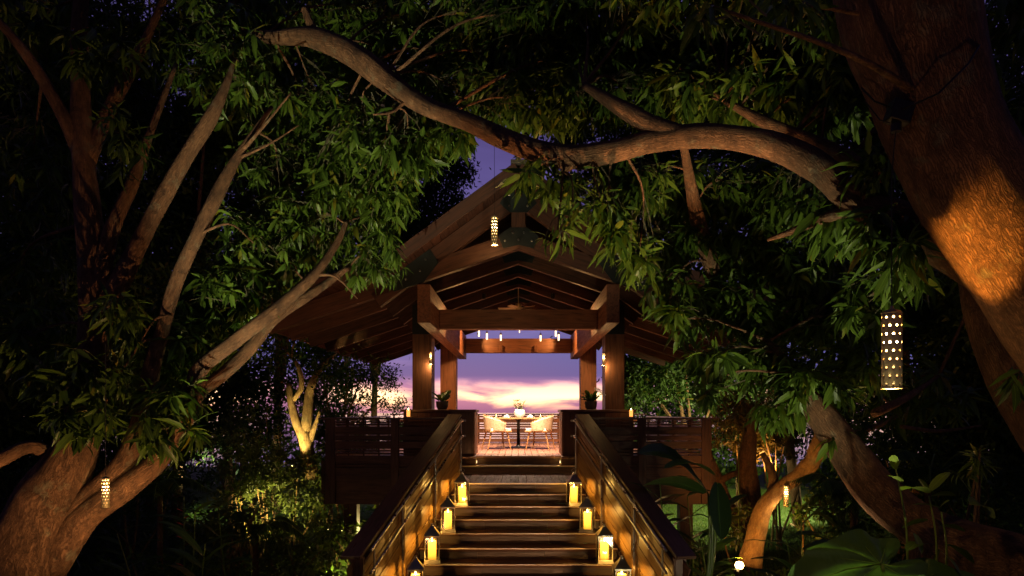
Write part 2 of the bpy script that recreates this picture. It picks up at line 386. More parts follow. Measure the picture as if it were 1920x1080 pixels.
M_TWIG = plain('twig', (0.05, 0.045, 0.02), 0.8)
def glassmat():
    m, t, b, o = new_mat('lantern_glass')
    tr = N(t, 'ShaderNodeBsdfTransparent'); gl = N(t, 'ShaderNodeBsdfGlossy'); gl.inputs['Roughness'].default_value = 0.08
    fr = N(t, 'ShaderNodeFresnel'); fr.inputs[0].default_value = 1.5
    mx = N(t, 'ShaderNodeMixShader'); LK(t, mathn(t, 'MULTIPLY', fr.outputs[0], 1.2, clamp=True), mx.inputs[0]); LK(t, tr.outputs[0], mx.inputs[1]); LK(t, gl.outputs[0], mx.inputs[2]); LK(t, mx.outputs[0], o.inputs[0])
    tr.inputs[0].default_value = (0.95, 0.93, 0.88, 1)
    return m
M_GLASS = glassmat()

def point(loc, power, col=(1, .6, .25), r=0.03, parent=None, name='lamp_light'):
    d = bpy.data.lights.new(name, 'POINT'); d.energy = power; d.color = col; d.shadow_soft_size = r
    o = bpy.data.objects.new(name, d); C.objects.link(o); o.parent = parent
    o.location = Vector(loc) - base_of(parent); return o
def spotlight(loc, tgt, power, col, deg=60, blend=0.6, r=0.06, parent=None):
    d = bpy.data.lights.new('spot_beam', 'SPOT'); d.energy = power; d.color = col; d.spot_size = math.radians(deg); d.spot_blend = blend; d.shadow_soft_size = r
    o = bpy.data.objects.new('spot_beam', d); C.objects.link(o); o.parent = parent
    dv = (Vector(tgt) - Vector(loc)).normalized()
    o.rotation_euler = dv.to_track_quat('-Z', 'Y').to_euler(); o.location = Vector(loc) + dv * 0.02 - base_of(parent); return o

# ------------------------------------------------------------------ the ground, the lawn and the sea
def gh(x, y):
    return GZ + 0.10 * math.sin(x * .35 + 1) * math.sin(y * .27) + (-0.02 * max(0, y - 34) ** 1.5 if y > 34 else 0)
def ground():
    xs = np.concatenate([np.linspace(-60, -14, 16), np.linspace(-12, 12, 49), np.linspace(14, 60, 16)])
    ys = np.concatenate([np.linspace(-25, 0, 12), np.linspace(1, 34, 60), np.linspace(36, 70, 12)])
    vs = [(x, y, gh(x, y)) for y in ys for x in xs]; nx = len(xs)
    fs = [(j * nx + i, j * nx + i + 1, (j + 1) * nx + i + 1, (j + 1) * nx + i) for j in range(len(ys) - 1) for i in range(nx - 1)]
    m, t, b, o = new_mat('lawn_grass')
    tcx = N(t, 'ShaderNodeTexCoord'); n = N(t, 'ShaderNodeTexNoise'); n.inputs['Scale'].default_value = 1.2; n.inputs['Detail'].default_value = 6; LK(t, tcx.outputs['Object'], n.inputs[0])
    n2 = N(t, 'ShaderNodeTexNoise'); n2.inputs['Scale'].default_value = 45; n2.inputs['Detail'].default_value = 4; LK(t, tcx.outputs['Object'], n2.inputs[0])
    col = ramp(t, n.outputs[0], [(0.3, (0.035, 0.065, 0.015)), (0.7, (0.07, 0.115, 0.028))])
    col = mixc(t, 0.8, col, ramp(t, n2.outputs[0], [(0.3, (.45, .5, .4)), (0.7, (1.3, 1.25, 1.1))]), 'MULTIPLY')
    LK(t, col, b.inputs['Base Color']); b.inputs['Roughness'].default_value = 0.9
    bp = N(t, 'ShaderNodeBump'); bp.inputs['Strength'].default_value = 1; bp.inputs['Distance'].default_value = 0.04; LK(t, n2.outputs[0], bp.inputs['Height']); LK(t, bp.outputs[0], b.inputs['Normal'])
    mb = MB(); mb.add(vs, fs); o = mb.build('ground', m); o['kind'] = 'structure'
    mb = MB(); mb.add([(-6000, 30, -14), (6000, 30, -14), (6000, 8000, -14), (-6000, 8000, -14)], [(0, 1, 2, 3)])
    m, t, b, o = new_mat('sea_water'); b.inputs['Base Color'].default_value = (0.03, 0.03, 0.05, 1); b.inputs['Roughness'].default_value = 0.12
    tcx = N(t, 'ShaderNodeTexCoord'); n = N(t, 'ShaderNodeTexNoise'); n.inputs['Scale'].default_value = 0.4; n.inputs['Detail'].default_value = 5; LK(t, tcx.outputs['Object'], n.inputs[0])
    bp = N(t, 'ShaderNodeBump'); bp.inputs['Strength'].default_value = 0.25; bp.inputs['Distance'].default_value = 0.2; LK(t, n.outputs[0], bp.inputs['Height']); LK(t, bp.outputs[0], b.inputs['Normal'])
    s = mb.build('sea', m); s['kind'] = 'structure'
ground()

# ------------------------------------------------------------------ the pavilion
DF = 13.26      # front edge of the pavilion floor
pav = thing('pavilion', 'open-sided timber pavilion with tall gabled roof and wide eaves above the stairs', 'pavilion', (0, 16, 0))
# floor boards run front to back
bw = 0.142
for k in range(-27, 27):
    x = (k + .5) * bw
    y0 = DF if abs(x) < 0.9 else 12.98
    plank('floor_board', (x, y0, -0.02), (x, 19.25, -0.02), bw - .006, .04, M_FLOOR, pav)
# the deck's frame
plank('fascia_board', (-3.84, 12.95, -0.50), (-1.28, 12.95, -0.50), .05, .86, M_STAIN, pav)
plank('fascia_board', (1.28, 12.95, -0.50), (3.84, 12.95, -0.50), .05, .86, M_STAIN, pav)
for s in (-1, 1):
    plank('fascia_board', (s * 3.87, 12.95, -0.40), (s * 3.87, 19.3, -0.40), .05, .66, M_STAIN, pav)
    for x, y in ((3.4, 13.4), (3.4, 16.2), (3.4, 19.0), (1.6, 14), (1.6, 19.0)):
        plank('support_post', (s * x, y, GZ - .3), (s * x, y, -.2), .26, .26, M_STAIN, pav, up=(0, 1, 0))
plank('fascia_board', (-3.84, 19.3, -0.40), (3.84, 19.3, -0.40), .05, .66, M_STAIN, pav)
for y in np.arange(13.5, 19.2, .8):
    plank('joist', (-3.8, y, -.17), (3.8, y, -.17), .06, .24, M_STAIN, pav)
# the step between landing and floor
plank('step_riser', (-1.20, DF - .012, -0.101), (1.20, DF - .012, -0.101), .02, .118, M_STAIN, pav)
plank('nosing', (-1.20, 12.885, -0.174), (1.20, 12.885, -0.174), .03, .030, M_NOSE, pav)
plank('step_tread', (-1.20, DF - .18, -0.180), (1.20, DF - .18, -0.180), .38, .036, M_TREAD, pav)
plank('step_riser', (-1.20, 12.90, -0.262), (1.20, 12.90, -0.262), .02, .124, M_STAIN, pav)
plank('floor_nosing', (-.90, DF - .022, -0.020), (.90, DF - .022, -0.020), .038, .042, M_FLOOR, pav)
# four great posts
for s in (-1, 1):
    plank('post', (s * 2.0, 13.86, -.2), (s * 2.0, 13.86, 2.92), .40, .50, M_POST, pav, up=(0, 1, 0))
    plank('post', (s * 2.03, 19.2, -.2), (s * 2.03, 19.2, 2.92), .46, .44, M_CEDAR, pav, up=(0, 1, 0))
    # side beams carry the roof from front to back
    plank('side_beam', (s * 1.675, 11.6, 2.81), (s * 1.675, 19.7, 2.81), .23, .68, M_CEDAR, pav)
plank('tie_beam', (-1.555, 13.0, 2.715), (1.555, 13.0, 2.715), .20, .38, M_CEDAR, pav)
plank('tie_beam', (-1.555, 19.4, 2.84), (1.555, 19.4, 2.84), .20, .42, M_CEDAR, pav)
plank('tie_beam', (-1.555, 16.2, 3.02), (1.555, 16.2, 3.02), .12, .22, M_CEDAR, pav)
for s in (-1, 1):
    plank('beam_block', (s * .52, 19.28, 2.84), (s * .52, 19.28, 2.42 + .22), .10, .09, M_CEDAR, pav, up=(0, 1, 0))
# trusses: low chords with the slope of the eaves, steep rafters up to the ridge
S1, S2, APB, RIDGE, KN = 0.338, 0.735, 3.79, 5.12, 2.55
TR = [11.75, 12.9, 14.1, 15.3, 16.5, 17.7, 18.9, 20.1]
def poly_plate(name, pts, y, th, mat, parent):
    mb = MB(); n = len(pts)
    mb.add([(x, y - th / 2, z) for x, z in pts] + [(x, y + th / 2, z) for x, z in pts],
           [tuple(range(n)), tuple(range(n, 2 * n))[::-1]] + [(i, (i + 1) % n, n + (i + 1) % n, n + i)[::-1] for i in range(n)])
    return mb.build(name, mat, parent, smooth=False)
for i, y in enumerate(TR):
    w = .16 if i == 0 else .12
    for s in (-1, 1):
        x1 = 4.5; x0 = .02
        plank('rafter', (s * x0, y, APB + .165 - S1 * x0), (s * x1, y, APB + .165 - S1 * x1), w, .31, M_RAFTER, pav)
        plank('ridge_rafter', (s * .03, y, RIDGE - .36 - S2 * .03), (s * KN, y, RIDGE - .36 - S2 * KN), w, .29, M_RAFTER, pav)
    if i % 2 == 0 or i < 2:
        plank('king_post', (0, y, APB + .3), (0, y, RIDGE - .42), .25, w - .01, M_RAFTER, pav, up=(0, 1, 0))
    f = w / 2 + .008
    poly_plate('steel_plate', [(-.27, 3.80 + .0), (0, 3.86), (.27, 3.80), (.36, 4.02), (.16, 4.17), (-.16, 4.17), (-.36, 4.02)], y - f, .014, M_PLATE, pav)
    if i == 0:
        poly_plate('steel_plate', [(-.16, 4.44), (.16, 4.44), (.33, 4.60), (.2, 4.83), (0, 4.96), (-.2, 4.83), (-.33, 4.60)], y - f, .014, M_PLATE, pav)
        for s in (-1, 1):
            q = [(s * 1.68, 3.20), (s * 2.2, 3.03), (s * 2.42, 3.14), (s * 2.25, 3.36), (s * 1.62, 3.86), (s * 1.42, 3.55)]
            poly_plate('steel_plate', q if s > 0 else q[::-1], y - f, .014, M_PLATE, pav)
            q = [(s * 1.80, 2.50), (s * 2.2, 2.50), (s * 2.2, 3.10), (s * 1.80, 3.22)]
            poly_plate('steel_plate', q if s > 0 else q[::-1], 13.60, .014, M_PLATE, pav)
for (x, z) in [(-.16, 4.55), (.16, 4.55), (-.16, 4.75), (.16, 4.75), (0, 4.86), (-.24, 3.93), (.24, 3.93), (-.1, 4.08), (.1, 4.08), (0, 3.95), (-1.75, 3.4), (-2.0, 3.25), (-2.2, 3.2), (1.75, 3.4), (2.0, 3.25), (2.2, 3.2), (-1.65, 3.6), (1.65, 3.6)]:
    m_ = MB(); m_.lathe([(.022, 0), (.022, .014), (.012, .020), (0, .021)], 6, (x, TR[0] - .094, z), Matrix.Rotation(math.pi / 2, 3, 'X')); m_.build('bolt', M_STEEL, pav, auto=20)
plank('ridge_beam', (0, 11.2, RIDGE - .22), (0, 20.6, RIDGE - .22), .12, .36, M_RAFTER, pav)
# roof boards, each a plank running along the ridge, and the shingles above
Y0, Y1 = 11.15, 20.7
for s in (-1, 1):
    for k in range(17):
        x0 = .02 + k * (KN / 17); x1 = x0 + KN / 17 - .006
        xm = (x0 + x1) / 2; n = Vector((s * S2, 0, 1)).normalized()
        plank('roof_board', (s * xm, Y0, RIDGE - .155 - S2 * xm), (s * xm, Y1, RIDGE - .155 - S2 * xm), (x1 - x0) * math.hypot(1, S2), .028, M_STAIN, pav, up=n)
    for k in range(14):
        x0 = KN - .12 + k * .155; xm = x0 + .075; z = APB + .35 - S1 * xm
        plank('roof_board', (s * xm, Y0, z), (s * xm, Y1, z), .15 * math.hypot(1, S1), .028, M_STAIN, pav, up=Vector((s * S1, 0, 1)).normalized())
    # shingle courses
    mb = MB(); r_ = random.Random(3)
    for k in range(12):
        xa = KN / 12 * k; 
        y = Y0
        while y < Y1:
            wd = r_.uniform(.14, .26); xb = xa + KN / 12 + .05 + r_.uniform(-.015, .01)
            a, b = (s * xa, RIDGE - .08 - S2 * xa), (s * xb, RIDGE - .06 - S2 * xb)
            mb.beam((a[0], y + wd / 2, a[1]), (b[0], y + wd / 2, b[1]), wd - .008, .022); y += wd
    for k in range(10):
        xa = KN - .05 + .21 * k; y = Y0
        while y < Y1:
            wd = r_.uniform(.14, .26); xb = xa + .26 + r_.uniform(-.015, .01)
            mb.beam((s * xa, y + wd / 2, APB + .40 - S1 * xa), (s * xb, y + wd / 2, APB + .42 - S1 * xb), wd - .008, .022); y += wd
    mb.build('shingles', M_SHINGLE, pav, smooth=False, kind='stuff')
    # barge boards close the gable and the eaves
    plank('barge_board', (0 + s * .01, Y0 - .04, RIDGE - .10), (s * (KN + .12), Y0 - .04, RIDGE - .10 - S2 * (KN + .11)), .04, .22, M_RAFTER, pav)
    plank('barge_board', (s * (KN - .05), Y0 - .045, APB + .40 - S1 * (KN - .05)), (s * 4.72, Y0 - .045, APB + .40 - S1 * 4.72), .04, .20, M_RAFTER, pav)
    plank('eave_board', (s * 4.73, Y0, APB + .34 - S1 * 4.73), (s * 4.73, Y1, APB + .34 - S1 * 4.73), .04, .20, M_STAIN, pav)
mb = MB(); mb.beam((0, Y0 - .1, RIDGE + .0), (0, Y1 + .1, RIDGE + .0), .26, .06); mb.box((0, Y0 - .02, RIDGE + .07), (.10, .12, .14)); mb.build('ridge_cap', M_SHINGLE, pav, smooth=False)
# downlights under the middle beam light the table
for x, y, tx, ty, pw in ((-.75, 14.3, -.6, 15.6, 1100), (.75, 14.3, .6, 15.6, 1100), (0, 17.6, 0, 16.0, 600)):
    mb = MB(); mb.lathe([(.035, 0), (.045, .02), (.045, .12), (.01, .13), (.0, .13)], 14, (x, y, 3.35)); fx = mb.build('downlight', M_BLACK, pav)
    spotlight((x, y, 3.33), (tx, ty, .3), pw * 1.3, (1, .72, .48), 85, .8, .05, fx)
for s in (-1, 1):   # warm wall washers tucked beside the tie beams
    for (x, y, tx, ty, tz, pw) in ((1.15, 18.75, .5, 19.4, 2.8, 60), (.9, 17.6, 1.6, 17.9, 2.8, 130), (1.0, 14.5, 1.6, 13.2, 2.7, 60)):
        m = MB(); m.lathe([(.03, 0), (.035, .05), (0, .06)], 12, (s * x, y, 2.98 if y < 17 else 3.1)); fx = m.build('wall_washer', M_BLACK, pav)
        spotlight((s * x, y, 2.95 if y < 17 else 3.07), (s * tx, ty, tz), pw, (1, .50, .16), 80, .7, .05, fx)
    d_ = spotlight((s * 1.2, 16.8, 2.6), (s * 1.9, 19.1, 1.2), 240, (1, .5, .16), 70, .8, .05, pav)

# pedestals on both sides of the opening, planters stand on them
for s in (-1, 1):
    lab = 'dark panelled pedestal %s of the pavilion opening, under the potted plant' % ('west' if s < 0 else 'east')
    pd = thing('pedestal', 'dark panelled wooden pedestal flanking the pavilion opening, with the ' + ('low leafy plant' if s < 0 else 'tall white orchid') + ' on it', 'pedestal', (s * 1.6, 13.8, -.16), 'pedestals flanking the opening')
    xa, xb = .89, 2.34
    mb = MB(); mb.box((s * (xa + xb) / 2, 13.82, .35), (xb - xa - .03, 1.06, 1.09)); mb.build('core', M_STAIN, pd)
    for k in range(5):
        x = xa + .02 + (k + .5) * (xb - xa - .03) / 5
        plank('panel', (s * x, 13.285, -.15), (s * x, 13.285, .88), (xb - xa) / 5 - .012, .022, M_STAIN, pd, up=(0, 1, 0))
    for k in range(3):
        y = 13.30 + (k + .5) * 1.04 / 3
        plank('end_panel', (s * .897, y, -.15), (s * .897, y, .88), .02, 1.04 / 3 - .008, M_CEDAR, pd, up=(0, 1, 0))
    plank('top_cap', (s * (xa - .03), 13.80, .915), (s * (xb + .03), 13.80, .915), 1.16, .05, M_STAIN, pd)

# balustrade: horizontal boards of several heights with gaps
def zy(y): return EYE - (y - 772) / (F / 12.92)
rows = [(790.2, 792.4), (794.8, 797.2), (800.2, 815), (816.4, 825.6), (827.4, 841.2), (843.6, 846.6), (848.8, 851.8), (854, 868.5), (871, 874.6), (877, 897)]
for s in (-1, 1):
    b = thing('balustrade', 'dark balustrade of horizontal boards with gaps around the deck, ' + ('beside the yellow-lit forked tree' if s < 0 else 'above the lit lawn'), 'balustrade', (s * 2.6, 12.92, 0), 'deck balustrades')
    for (ya, yb) in rows:
        za, zb = zy(ya), zy(yb)
        plank('rail_board', (s * 1.30, 12.90, (za + zb) / 2), (s * 3.80, 12.90, (za + zb) / 2), .028, za - zb, M_STAIN, b)
        plank('rail_board', (s * 3.80, 12.95, (za + zb) / 2), (s * 3.80, 19.2, (za + zb) / 2), .028, za - zb, M_STAIN, b)
    for x, w in ((3.69, .19), (2.43, .16), (1.36, .16)):
        plank('baluster_post', (s * x, 12.92, -.9), (s * x, 12.92, .74), w, .12, M_STAIN, b, up=(0, 1, 0))
    for y in (14.5, 16.1, 17.7, 19.15):
        plank('baluster_post', (s * 3.80, y, -.1), (s * 3.80, y, .74), .10, .14, M_STAIN, b, up=(0, 1, 0))
    for x in (2.75, 3.05, 3.35, 2.2, 1.9):
        plank('baluster_post', (s * x, 12.94, -.08), (s * x, 12.94, .73), .03, .03, M_STAIN, b, up=(0, 1, 0))
    plank('cap_rail', (s * 1.30, 12.92, .760), (s * 3.92, 12.92, .760), .17, .038, M_CAP, b)
    plank('cap_rail', (s * 3.82, 13.02, .758), (s * 3.82, 19.2, .758), .17, .038, M_CAP, b)
rr = thing('rear_railing', 'low slatted railing behind the dining table, against the sunset', 'railing', (0, 18.95, 0))
zs = 0.02
for h, g in ((.10, .028), (.045, .022), (.045, .022), (.13, .028), (.045, .022), (.045, .028), (.12, .028), (.05, .025)):
    plank('slat', (-1.84, 18.95, zs + h / 2), (1.84, 18.95, zs + h / 2), .03, h, M_CEDAR, rr)
    if h > .1:
        for s in (-1, 1): plank('slat', (s * 2.2, 18.95, zs + h / 2), (s * 3.7, 18.95, zs + h / 2), .03, .05, M_CEDAR, rr)
    zs += h + g
plank('top_rail', (-3.7, 18.95, zs + .018), (3.7, 18.95, zs + .018), .12, .036, M_STAIN, rr)
for x in (-3.6, -2.4, -1.15, -.45, .45, 1.15, 2.4, 3.6):
    plank('slim_post', (x, 18.99, 0), (x, 18.99, zs), .05, .05, M_STAIN, rr, up=(0, 1, 0))

# ------------------------------------------------------------------ the stairs
def W(d): return 1.0 + 0.2215 * (11.5 - d)         # the flight widens downwards
RS, TD, D0, ZL = 0.1502, 0.35, 11.2, -0.325
st = thing('staircase', 'wide timber staircase flaring towards its foot, with boarded sides and sloping cap rails', 'staircase', (0, 9.5, GZ))
for k in range(-8, 8):
    x = (k + .5) * .15
    plank('landing_board', (x, D0 + .03, ZL - .018), (x, 12.89, ZL - .018), .1475, .036, M_LAND, st)
NST = 12
for n in range(0, NST + 1):
    d = D0 - n * TD; z = ZL - n * RS; w = W(d) - .03
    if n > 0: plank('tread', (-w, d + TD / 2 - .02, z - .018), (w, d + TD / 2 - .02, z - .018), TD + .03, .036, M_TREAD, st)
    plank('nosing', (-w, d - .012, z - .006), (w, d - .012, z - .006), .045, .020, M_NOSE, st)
    cuts = [-w] + [w * (-.33 + random.uniform(-.1, .1)), w * (.35 + random.uniform(-.1, .1))] + [w]
    for a, b2 in zip(cuts, cuts[1:]):
        plank('riser', (a + .001, d + .012, z - .036 - (RS - .036) / 2), (b2 - .001, d + .012, z - .036 - (RS - .036) / 2), .018, RS - .037, M_RISER, st)
SL = RS / TD
DT, DB = 11.45, 7.72
def zline(d): return ZL - SL * (D0 - d)             # the line of the nosings
for s in (-1, 1):
    A = lambda d, h, o=0.0: Vector((s * (W(d) + o), d, zline(d) + h))
    # boards parallel to the slope
    hts = [-.22 + k * .148 for k in range(9)]
    posts = [DB, 8.95, 10.2, DT]
    for pi in range(3):
        da, db = posts[pi] + .05, posts[pi + 1] - .05
        for k, h in enumerate(hts):
            if h > .86: continue
            plank('side_board', A(da, h, .02 + .006 * (k % 2)), A(db, h, .02 + .006 * (k % 2)), .022, .134, M_PANEL, st)
    for i, dd in enumerate(posts):
        plank('side_post', A(dd, -.35 if i else -1.0, .03), A(dd, 1.0, .03), .10, .10, M_PANEL if i not in (0,) else M_STAIN, st, up=(0, 1, 0))
        if i in (1, 2):
            plank('side_post', A(dd - .13, -.3, .03), A(dd - .13, .98, .03), .035, .05, M_PANEL, st, up=(0, 1, 0))
    plank('moulding', A(DB, .93, .0), A(DT, .93, .0), .05, .045, M_STAIN, st)
    plank('moulding', A(DB, -.06, .0), A(DT, -.06, .0), .03, .05, M_STAIN, st)
    plank('outer_board', A(DB, .36, .075), A(DT, .36, .075), .02, 1.2, M_STAIN, st)
    plank('stringer', A(7.1, -.28, .05), A(DT, -.28, .05), .09, .36, M_STAIN, st)
    plank('cap_rail', A(DB - .06, 1.03, .115), A(DT + .05, 1.03, .115), .25, .045, M_CAP, st)
    plank('newel_post', A(DB, -1.6, .06), A(DB, 1.0, .06), .13, .13, M_STAIN, st, up=(0, 1, 0))
    # level part beside the landing
    for k in range(7):
        plank('side_board', (s * 1.0, DT + .04, ZL + .07 + k * .148), (s * 1.14, 12.86, ZL + .07 + k * .148), .022, .134, M_STAIN, st)
    # steel handrail: two tubes on slim posts
    tube = MB()
    for h in (1.055, .79):
        o_ = -.085
        pts = [A(D0 + .42, h - SL * .42, o_ + .02) if False else Vector((s * (W(11.2) - .11), 11.34, ZL + h + .01)), Vector((s * (W(11.2) - .085), 11.18, ZL + h)), A(10.9, h, o_), A(8.0, h, o_), A(7.75, h, o_)]
        tube.tube(pts, [.019] * len(pts), 10)
        tube.tube([Vector((s * (W(11.2) - .16), 11.34, ZL + h + .01)), Vector((s * (W(11.2) - .05), 11.34, ZL + h + .01))], [.017, .017], 8)
    tube.build('handrail', M_STEEL, st)
    for dd in (11.2, 9.95, 8.7, 7.85):
        mb = MB(); b0 = A(dd, .0, -.085); mb.tube([b0, A(dd, 1.04, -.085)], [.013, .013], 8); mb.lathe([(.04, 0), (.04, .012), (.014, .02)], 12, b0)
        mb.build('handrail_post', M_STEEL, st)
# carriages under the flight and a paved foot
for x in (-.6, .6):
    plank('carriage', (x, D0 + .1, ZL - .35), (x, D0 - 12.4 * TD, ZL - .35 - 12.4 * RS), .08, .3, M_STAIN, st)
plank('landing_post', (-1.0, 12.4, GZ - .2), (-1.0, 12.4, ZL - .04), .2, .2, M_STAIN, st, up=(0, 1, 0))
plank('landing_post', (1.0, 12.4, GZ - .2), (1.0, 12.4, ZL - .04), .2, .2, M_STAIN, st, up=(0, 1, 0))

# step lights: small brass fittings with a warm beam along the step
slt = thing('step_light', 'small brass step light at the top step, low leafy plant side', 'step light', (-.845, 13.02, -.162), 'step lights')
mb = MB(); mb.box((-.845, 13.02, -.085), (.03, .05, .13)); mb.build('body', M_BRASS, slt)
mb = MB(); mb.box((-.826, 13.02, -.10), (.006, .035, .05)); mb.build('lens', M_PEND, slt)
point((-.80, 13.02, -.10), .55, (1, .55, .15), .012, slt)
copy_tree(slt, (.845, 13.02, -.162), math.pi, 'small brass step light at the top step, orchid side')

# ------------------------------------------------------------------ candle lanterns on the stairs
def make_lantern():
    r = thing('candle_lantern', '', 'lantern', (0, 0, 0), 'candle lanterns lining the stairs')
    H = .45; w = .125
    fr = MB()
    fr.box((0, 0, .012), (.27, .27, .024)); fr.box((0, 0, .032), (.245, .245, .016))
    fr.build('base', M_NICKEL, r)
    fm = MB()
    for sx in (-1, 1):
        for sy in (-1, 1):
            fm.box((sx * .113, sy * .113, .24), (.016, .016, .40))
            fm.box((0, sy * .113, .05), (.21, .014, .02)) if sx > 0 else None
            fm.box((sx * .113, 0, .05), (.014, .21, .02)) if sy > 0 else None
            fm.box((0, sy * .113, .43), (.21, .014, .022)) if sx > 0 else None
            fm.box((sx * .113, 0, .43), (.014, .21, .022)) if sy > 0 else None
    fm.build('frame', M_NICKEL, r)
    for k in range(4):
        a = k * math.pi / 2; g = MB(); M = Matrix.Rotation(a, 3, 'Z')
        g.box(M @ Vector((0, .112, .24)), (.208, .003, .36), M); g.build('pane', M_GLASS, r, smooth=False)
    # the roof: four curved sides
    rf = MB(); prof = [(.130, .445), (.130, .453), (.118, .468), (.088, .505), (.056, .545), (.038, .570), (.028, .588)]
    vs = []; fs = []
    for q, z in prof: vs += [(q, q, z), (-q, q, z), (-q, -q, z), (q, -q, z)]
    for i in range(len(prof) - 1):
        for k in range(4): fs.append((i * 4 + k, i * 4 + (k + 1) % 4, (i + 1) * 4 + (k + 1) % 4, (i + 1) * 4 + k))
    fs += [(3, 2, 1, 0)]; rf.add(vs, fs); rf.build('lantern_roof', M_NICKEL, r, auto=30)
    kb = MB(); kb.lathe([(.026, .586), (.032, .592), (.032, .603), (.018, .608), (.012, .622), (.018, .63), (.0, .636)], 14); ko = kb.build('finial', M_NICKEL, r)
    rg = MB(); pts = [(.042 * math.cos(a), .012 * math.sin(a), .655 + .036 * math.sin(a)) for a in np.linspace(0, 2 * math.pi, 19)]
    rg.tube(pts, [.0035] * 19, 6, cap=False); rg.build('ring_handle', M_NICKEL, r)
    lt = MB(); lt.box((.123, .03, .24), (.012, .02, .05)); lt.lathe([(.008, 0), (.009, .01), (0, .014)], 8, (.13, .03, .24)); lt.build('latch', M_BRASS, r)
    cd = MB(); cd.lathe([(.0, .04), (.066, .04), (.067, .06), (.066, .335), (.062, .348), (.052, .338), (.0, .33)], 24); co = cd.build('candle', M_CANDLE, r)
    fl = MB(); fl.lathe([(.0, .335), (.010, .35), (.013, .366), (.007, .39), (.0, .41)], 10); fl.build('flame', M_FLAME, co)
    point((0, 0, .40), 17, (1, .56, .13), .03, r)
    return r
lan = make_lantern()
slots = []
for n, off, nm in ((2, .27, 'top'), (4, .275, 'second from the top'), (6, .28, 'third from the top'), (8, .30, 'lowest')):
    for s in (-1, 1):
        d = D0 - n * TD + .165
        slots.append((s * (W(d) - off), d, ZL - n * RS, s, nm))
for i, (x, y, z, s, nm) in enumerate(slots):
    lab = 'candle lantern on the staircase, %s of the %s row' % (nm, 'left' if s < 0 else 'right')
    rz = random.uniform(-.3, .3)
    if i == 0: lan.location = (x, y, z); lan.rotation_euler = (0, 0, rz); lan.scale = (.86,) * 3; lan['label'] = lab
    else: copy_tree(lan, (x + random.uniform(-.02, .02), y + random.uniform(-.02, .02), z), rz, lab, scale=.86)

# amber candle glasses on the balustrade
def make_votive():
    r = thing('candle_glass', '', 'candle', (0, 0, 0), 'amber candle glasses on the balustrade')
    m = MB(); m.lathe([(.05, 0), (.058, .008), (.058, .17), (.054, .17), (.052, .02), (0, .02)], 20); m.build('glass', M_GLASS, r)
    m = MB(); m.lathe([(.047, .021), (.047, .14), (.040, .146), (0, .14)], 16); m.build('candle', M_AMBER, r)
    m = MB(); m.lathe([(0, .145), (.009, .155), (.010, .165), (0, .19)], 8); m.build('flame', M_FLAME, r)
    m = MB(); m.lathe([(.062, 0), (.064, .012), (.058, .014)], 20); m.build('collar', M_BRASS, r)
    point((0, 0, .215), 1.2, (1, .42, .1), .02, r)
    return r
vt = make_votive(); p = P(766, 782, 12.95); vt.location = (p.x, 12.93, .779); vt['label'] = 'amber candle glass on the balustrade cap nearest the forked yellow tree'
p = P(1183, 782, 12.95); copy_tree(vt, (p.x, 12.93, .779), None, 'amber candle glass on the balustrade cap beside the orchid pedestal')

# ------------------------------------------------------------------ pierced hanging lanterns
def make_pierced():
    r = thing('hanging_lantern', '', 'lantern', (0, 0, 0), 'pierced metal lanterns hanging among the trees')
    R, rowh, nr, na = .060, .054, 9, 18; top = 0.0
    vs = []; fs = []
    def cyl(a, z): return (R * math.cos(a), R * math.sin(a), z)
    for j in range(nr):
        for i in range(na):
            a0, a1 = i * 2 * math.pi / na, (i + 1) * 2 * math.pi / na; am = (a0 + a1) / 2
            z1 = top - j * rowh; z0 = z1 - rowh; zm = (z0 + z1) / 2; b = len(vs)
            vs += [cyl(a0, z0), cyl(am, z0), cyl(a1, z0), cyl(a1, zm), cyl(a1, z1), cyl(am, z1), cyl(a0, z1), cyl(a0, zm)]
            if (i + j) % 2 == 0:
                hr = .0072
                for k, (ux, uz) in enumerate([(-.707, -.707), (0, -1), (.707, -.707), (1, 0), (.707, .707), (0, 1), (-.707, .707), (-1, 0)]):
                    vs.append(cyl(am + ux * hr / R, zm + uz * hr))
                for k in range(8): fs.append((b + k, b + (k + 1) % 8, b + 8 + (k + 1) % 8, b + 8 + k))
            else: fs.append(tuple(b + k for k in range(8)))
    m = MB(); m.add(vs, fs)
    sh = m.build('shade', M_BRASS, r, auto=60)
    bm = bmesh.new(); bm.from_mesh(sh.data); bmesh.ops.remove_doubles(bm, verts=bm.verts, dist=1e-5); bm.to_mesh(sh.data); bm.free()
    mod = sh.modifiers.new('thickness', 'SOLIDIFY'); mod.thickness = .002
    m = MB(); m.lathe([(.0625, -nr * rowh - .002), (.0635, -nr * rowh + .004), (.0625, -nr * rowh + .010)], 24); m.build('rim', M_BRASS, r)
    m = MB(); m.lathe([(.061, -.002), (.063, .004), (.05, .018), (.012, .03), (.008, .05), (0, .052)], 24); m.build('cap', M_BRASS, r)
    m = MB(); m.lathe([(0, -.008), (.040, -.01), (.040, -nr * rowh + .03), (0, -nr * rowh + .028)], 20); m.build('diffuser', M_LINER, r)
    m = MB(); m.lathe([(.0, -.09), (.03, -.10), (.045, -.14), (.045, -.19), (.03, -.225), (0, -.235)], 16); m.build('bulb', M_BULB, r)
    point((0, 0, -nr * rowh - .03), 16.0, (1, .6, .22), .04, r)
    return r
pl = make_pierced()
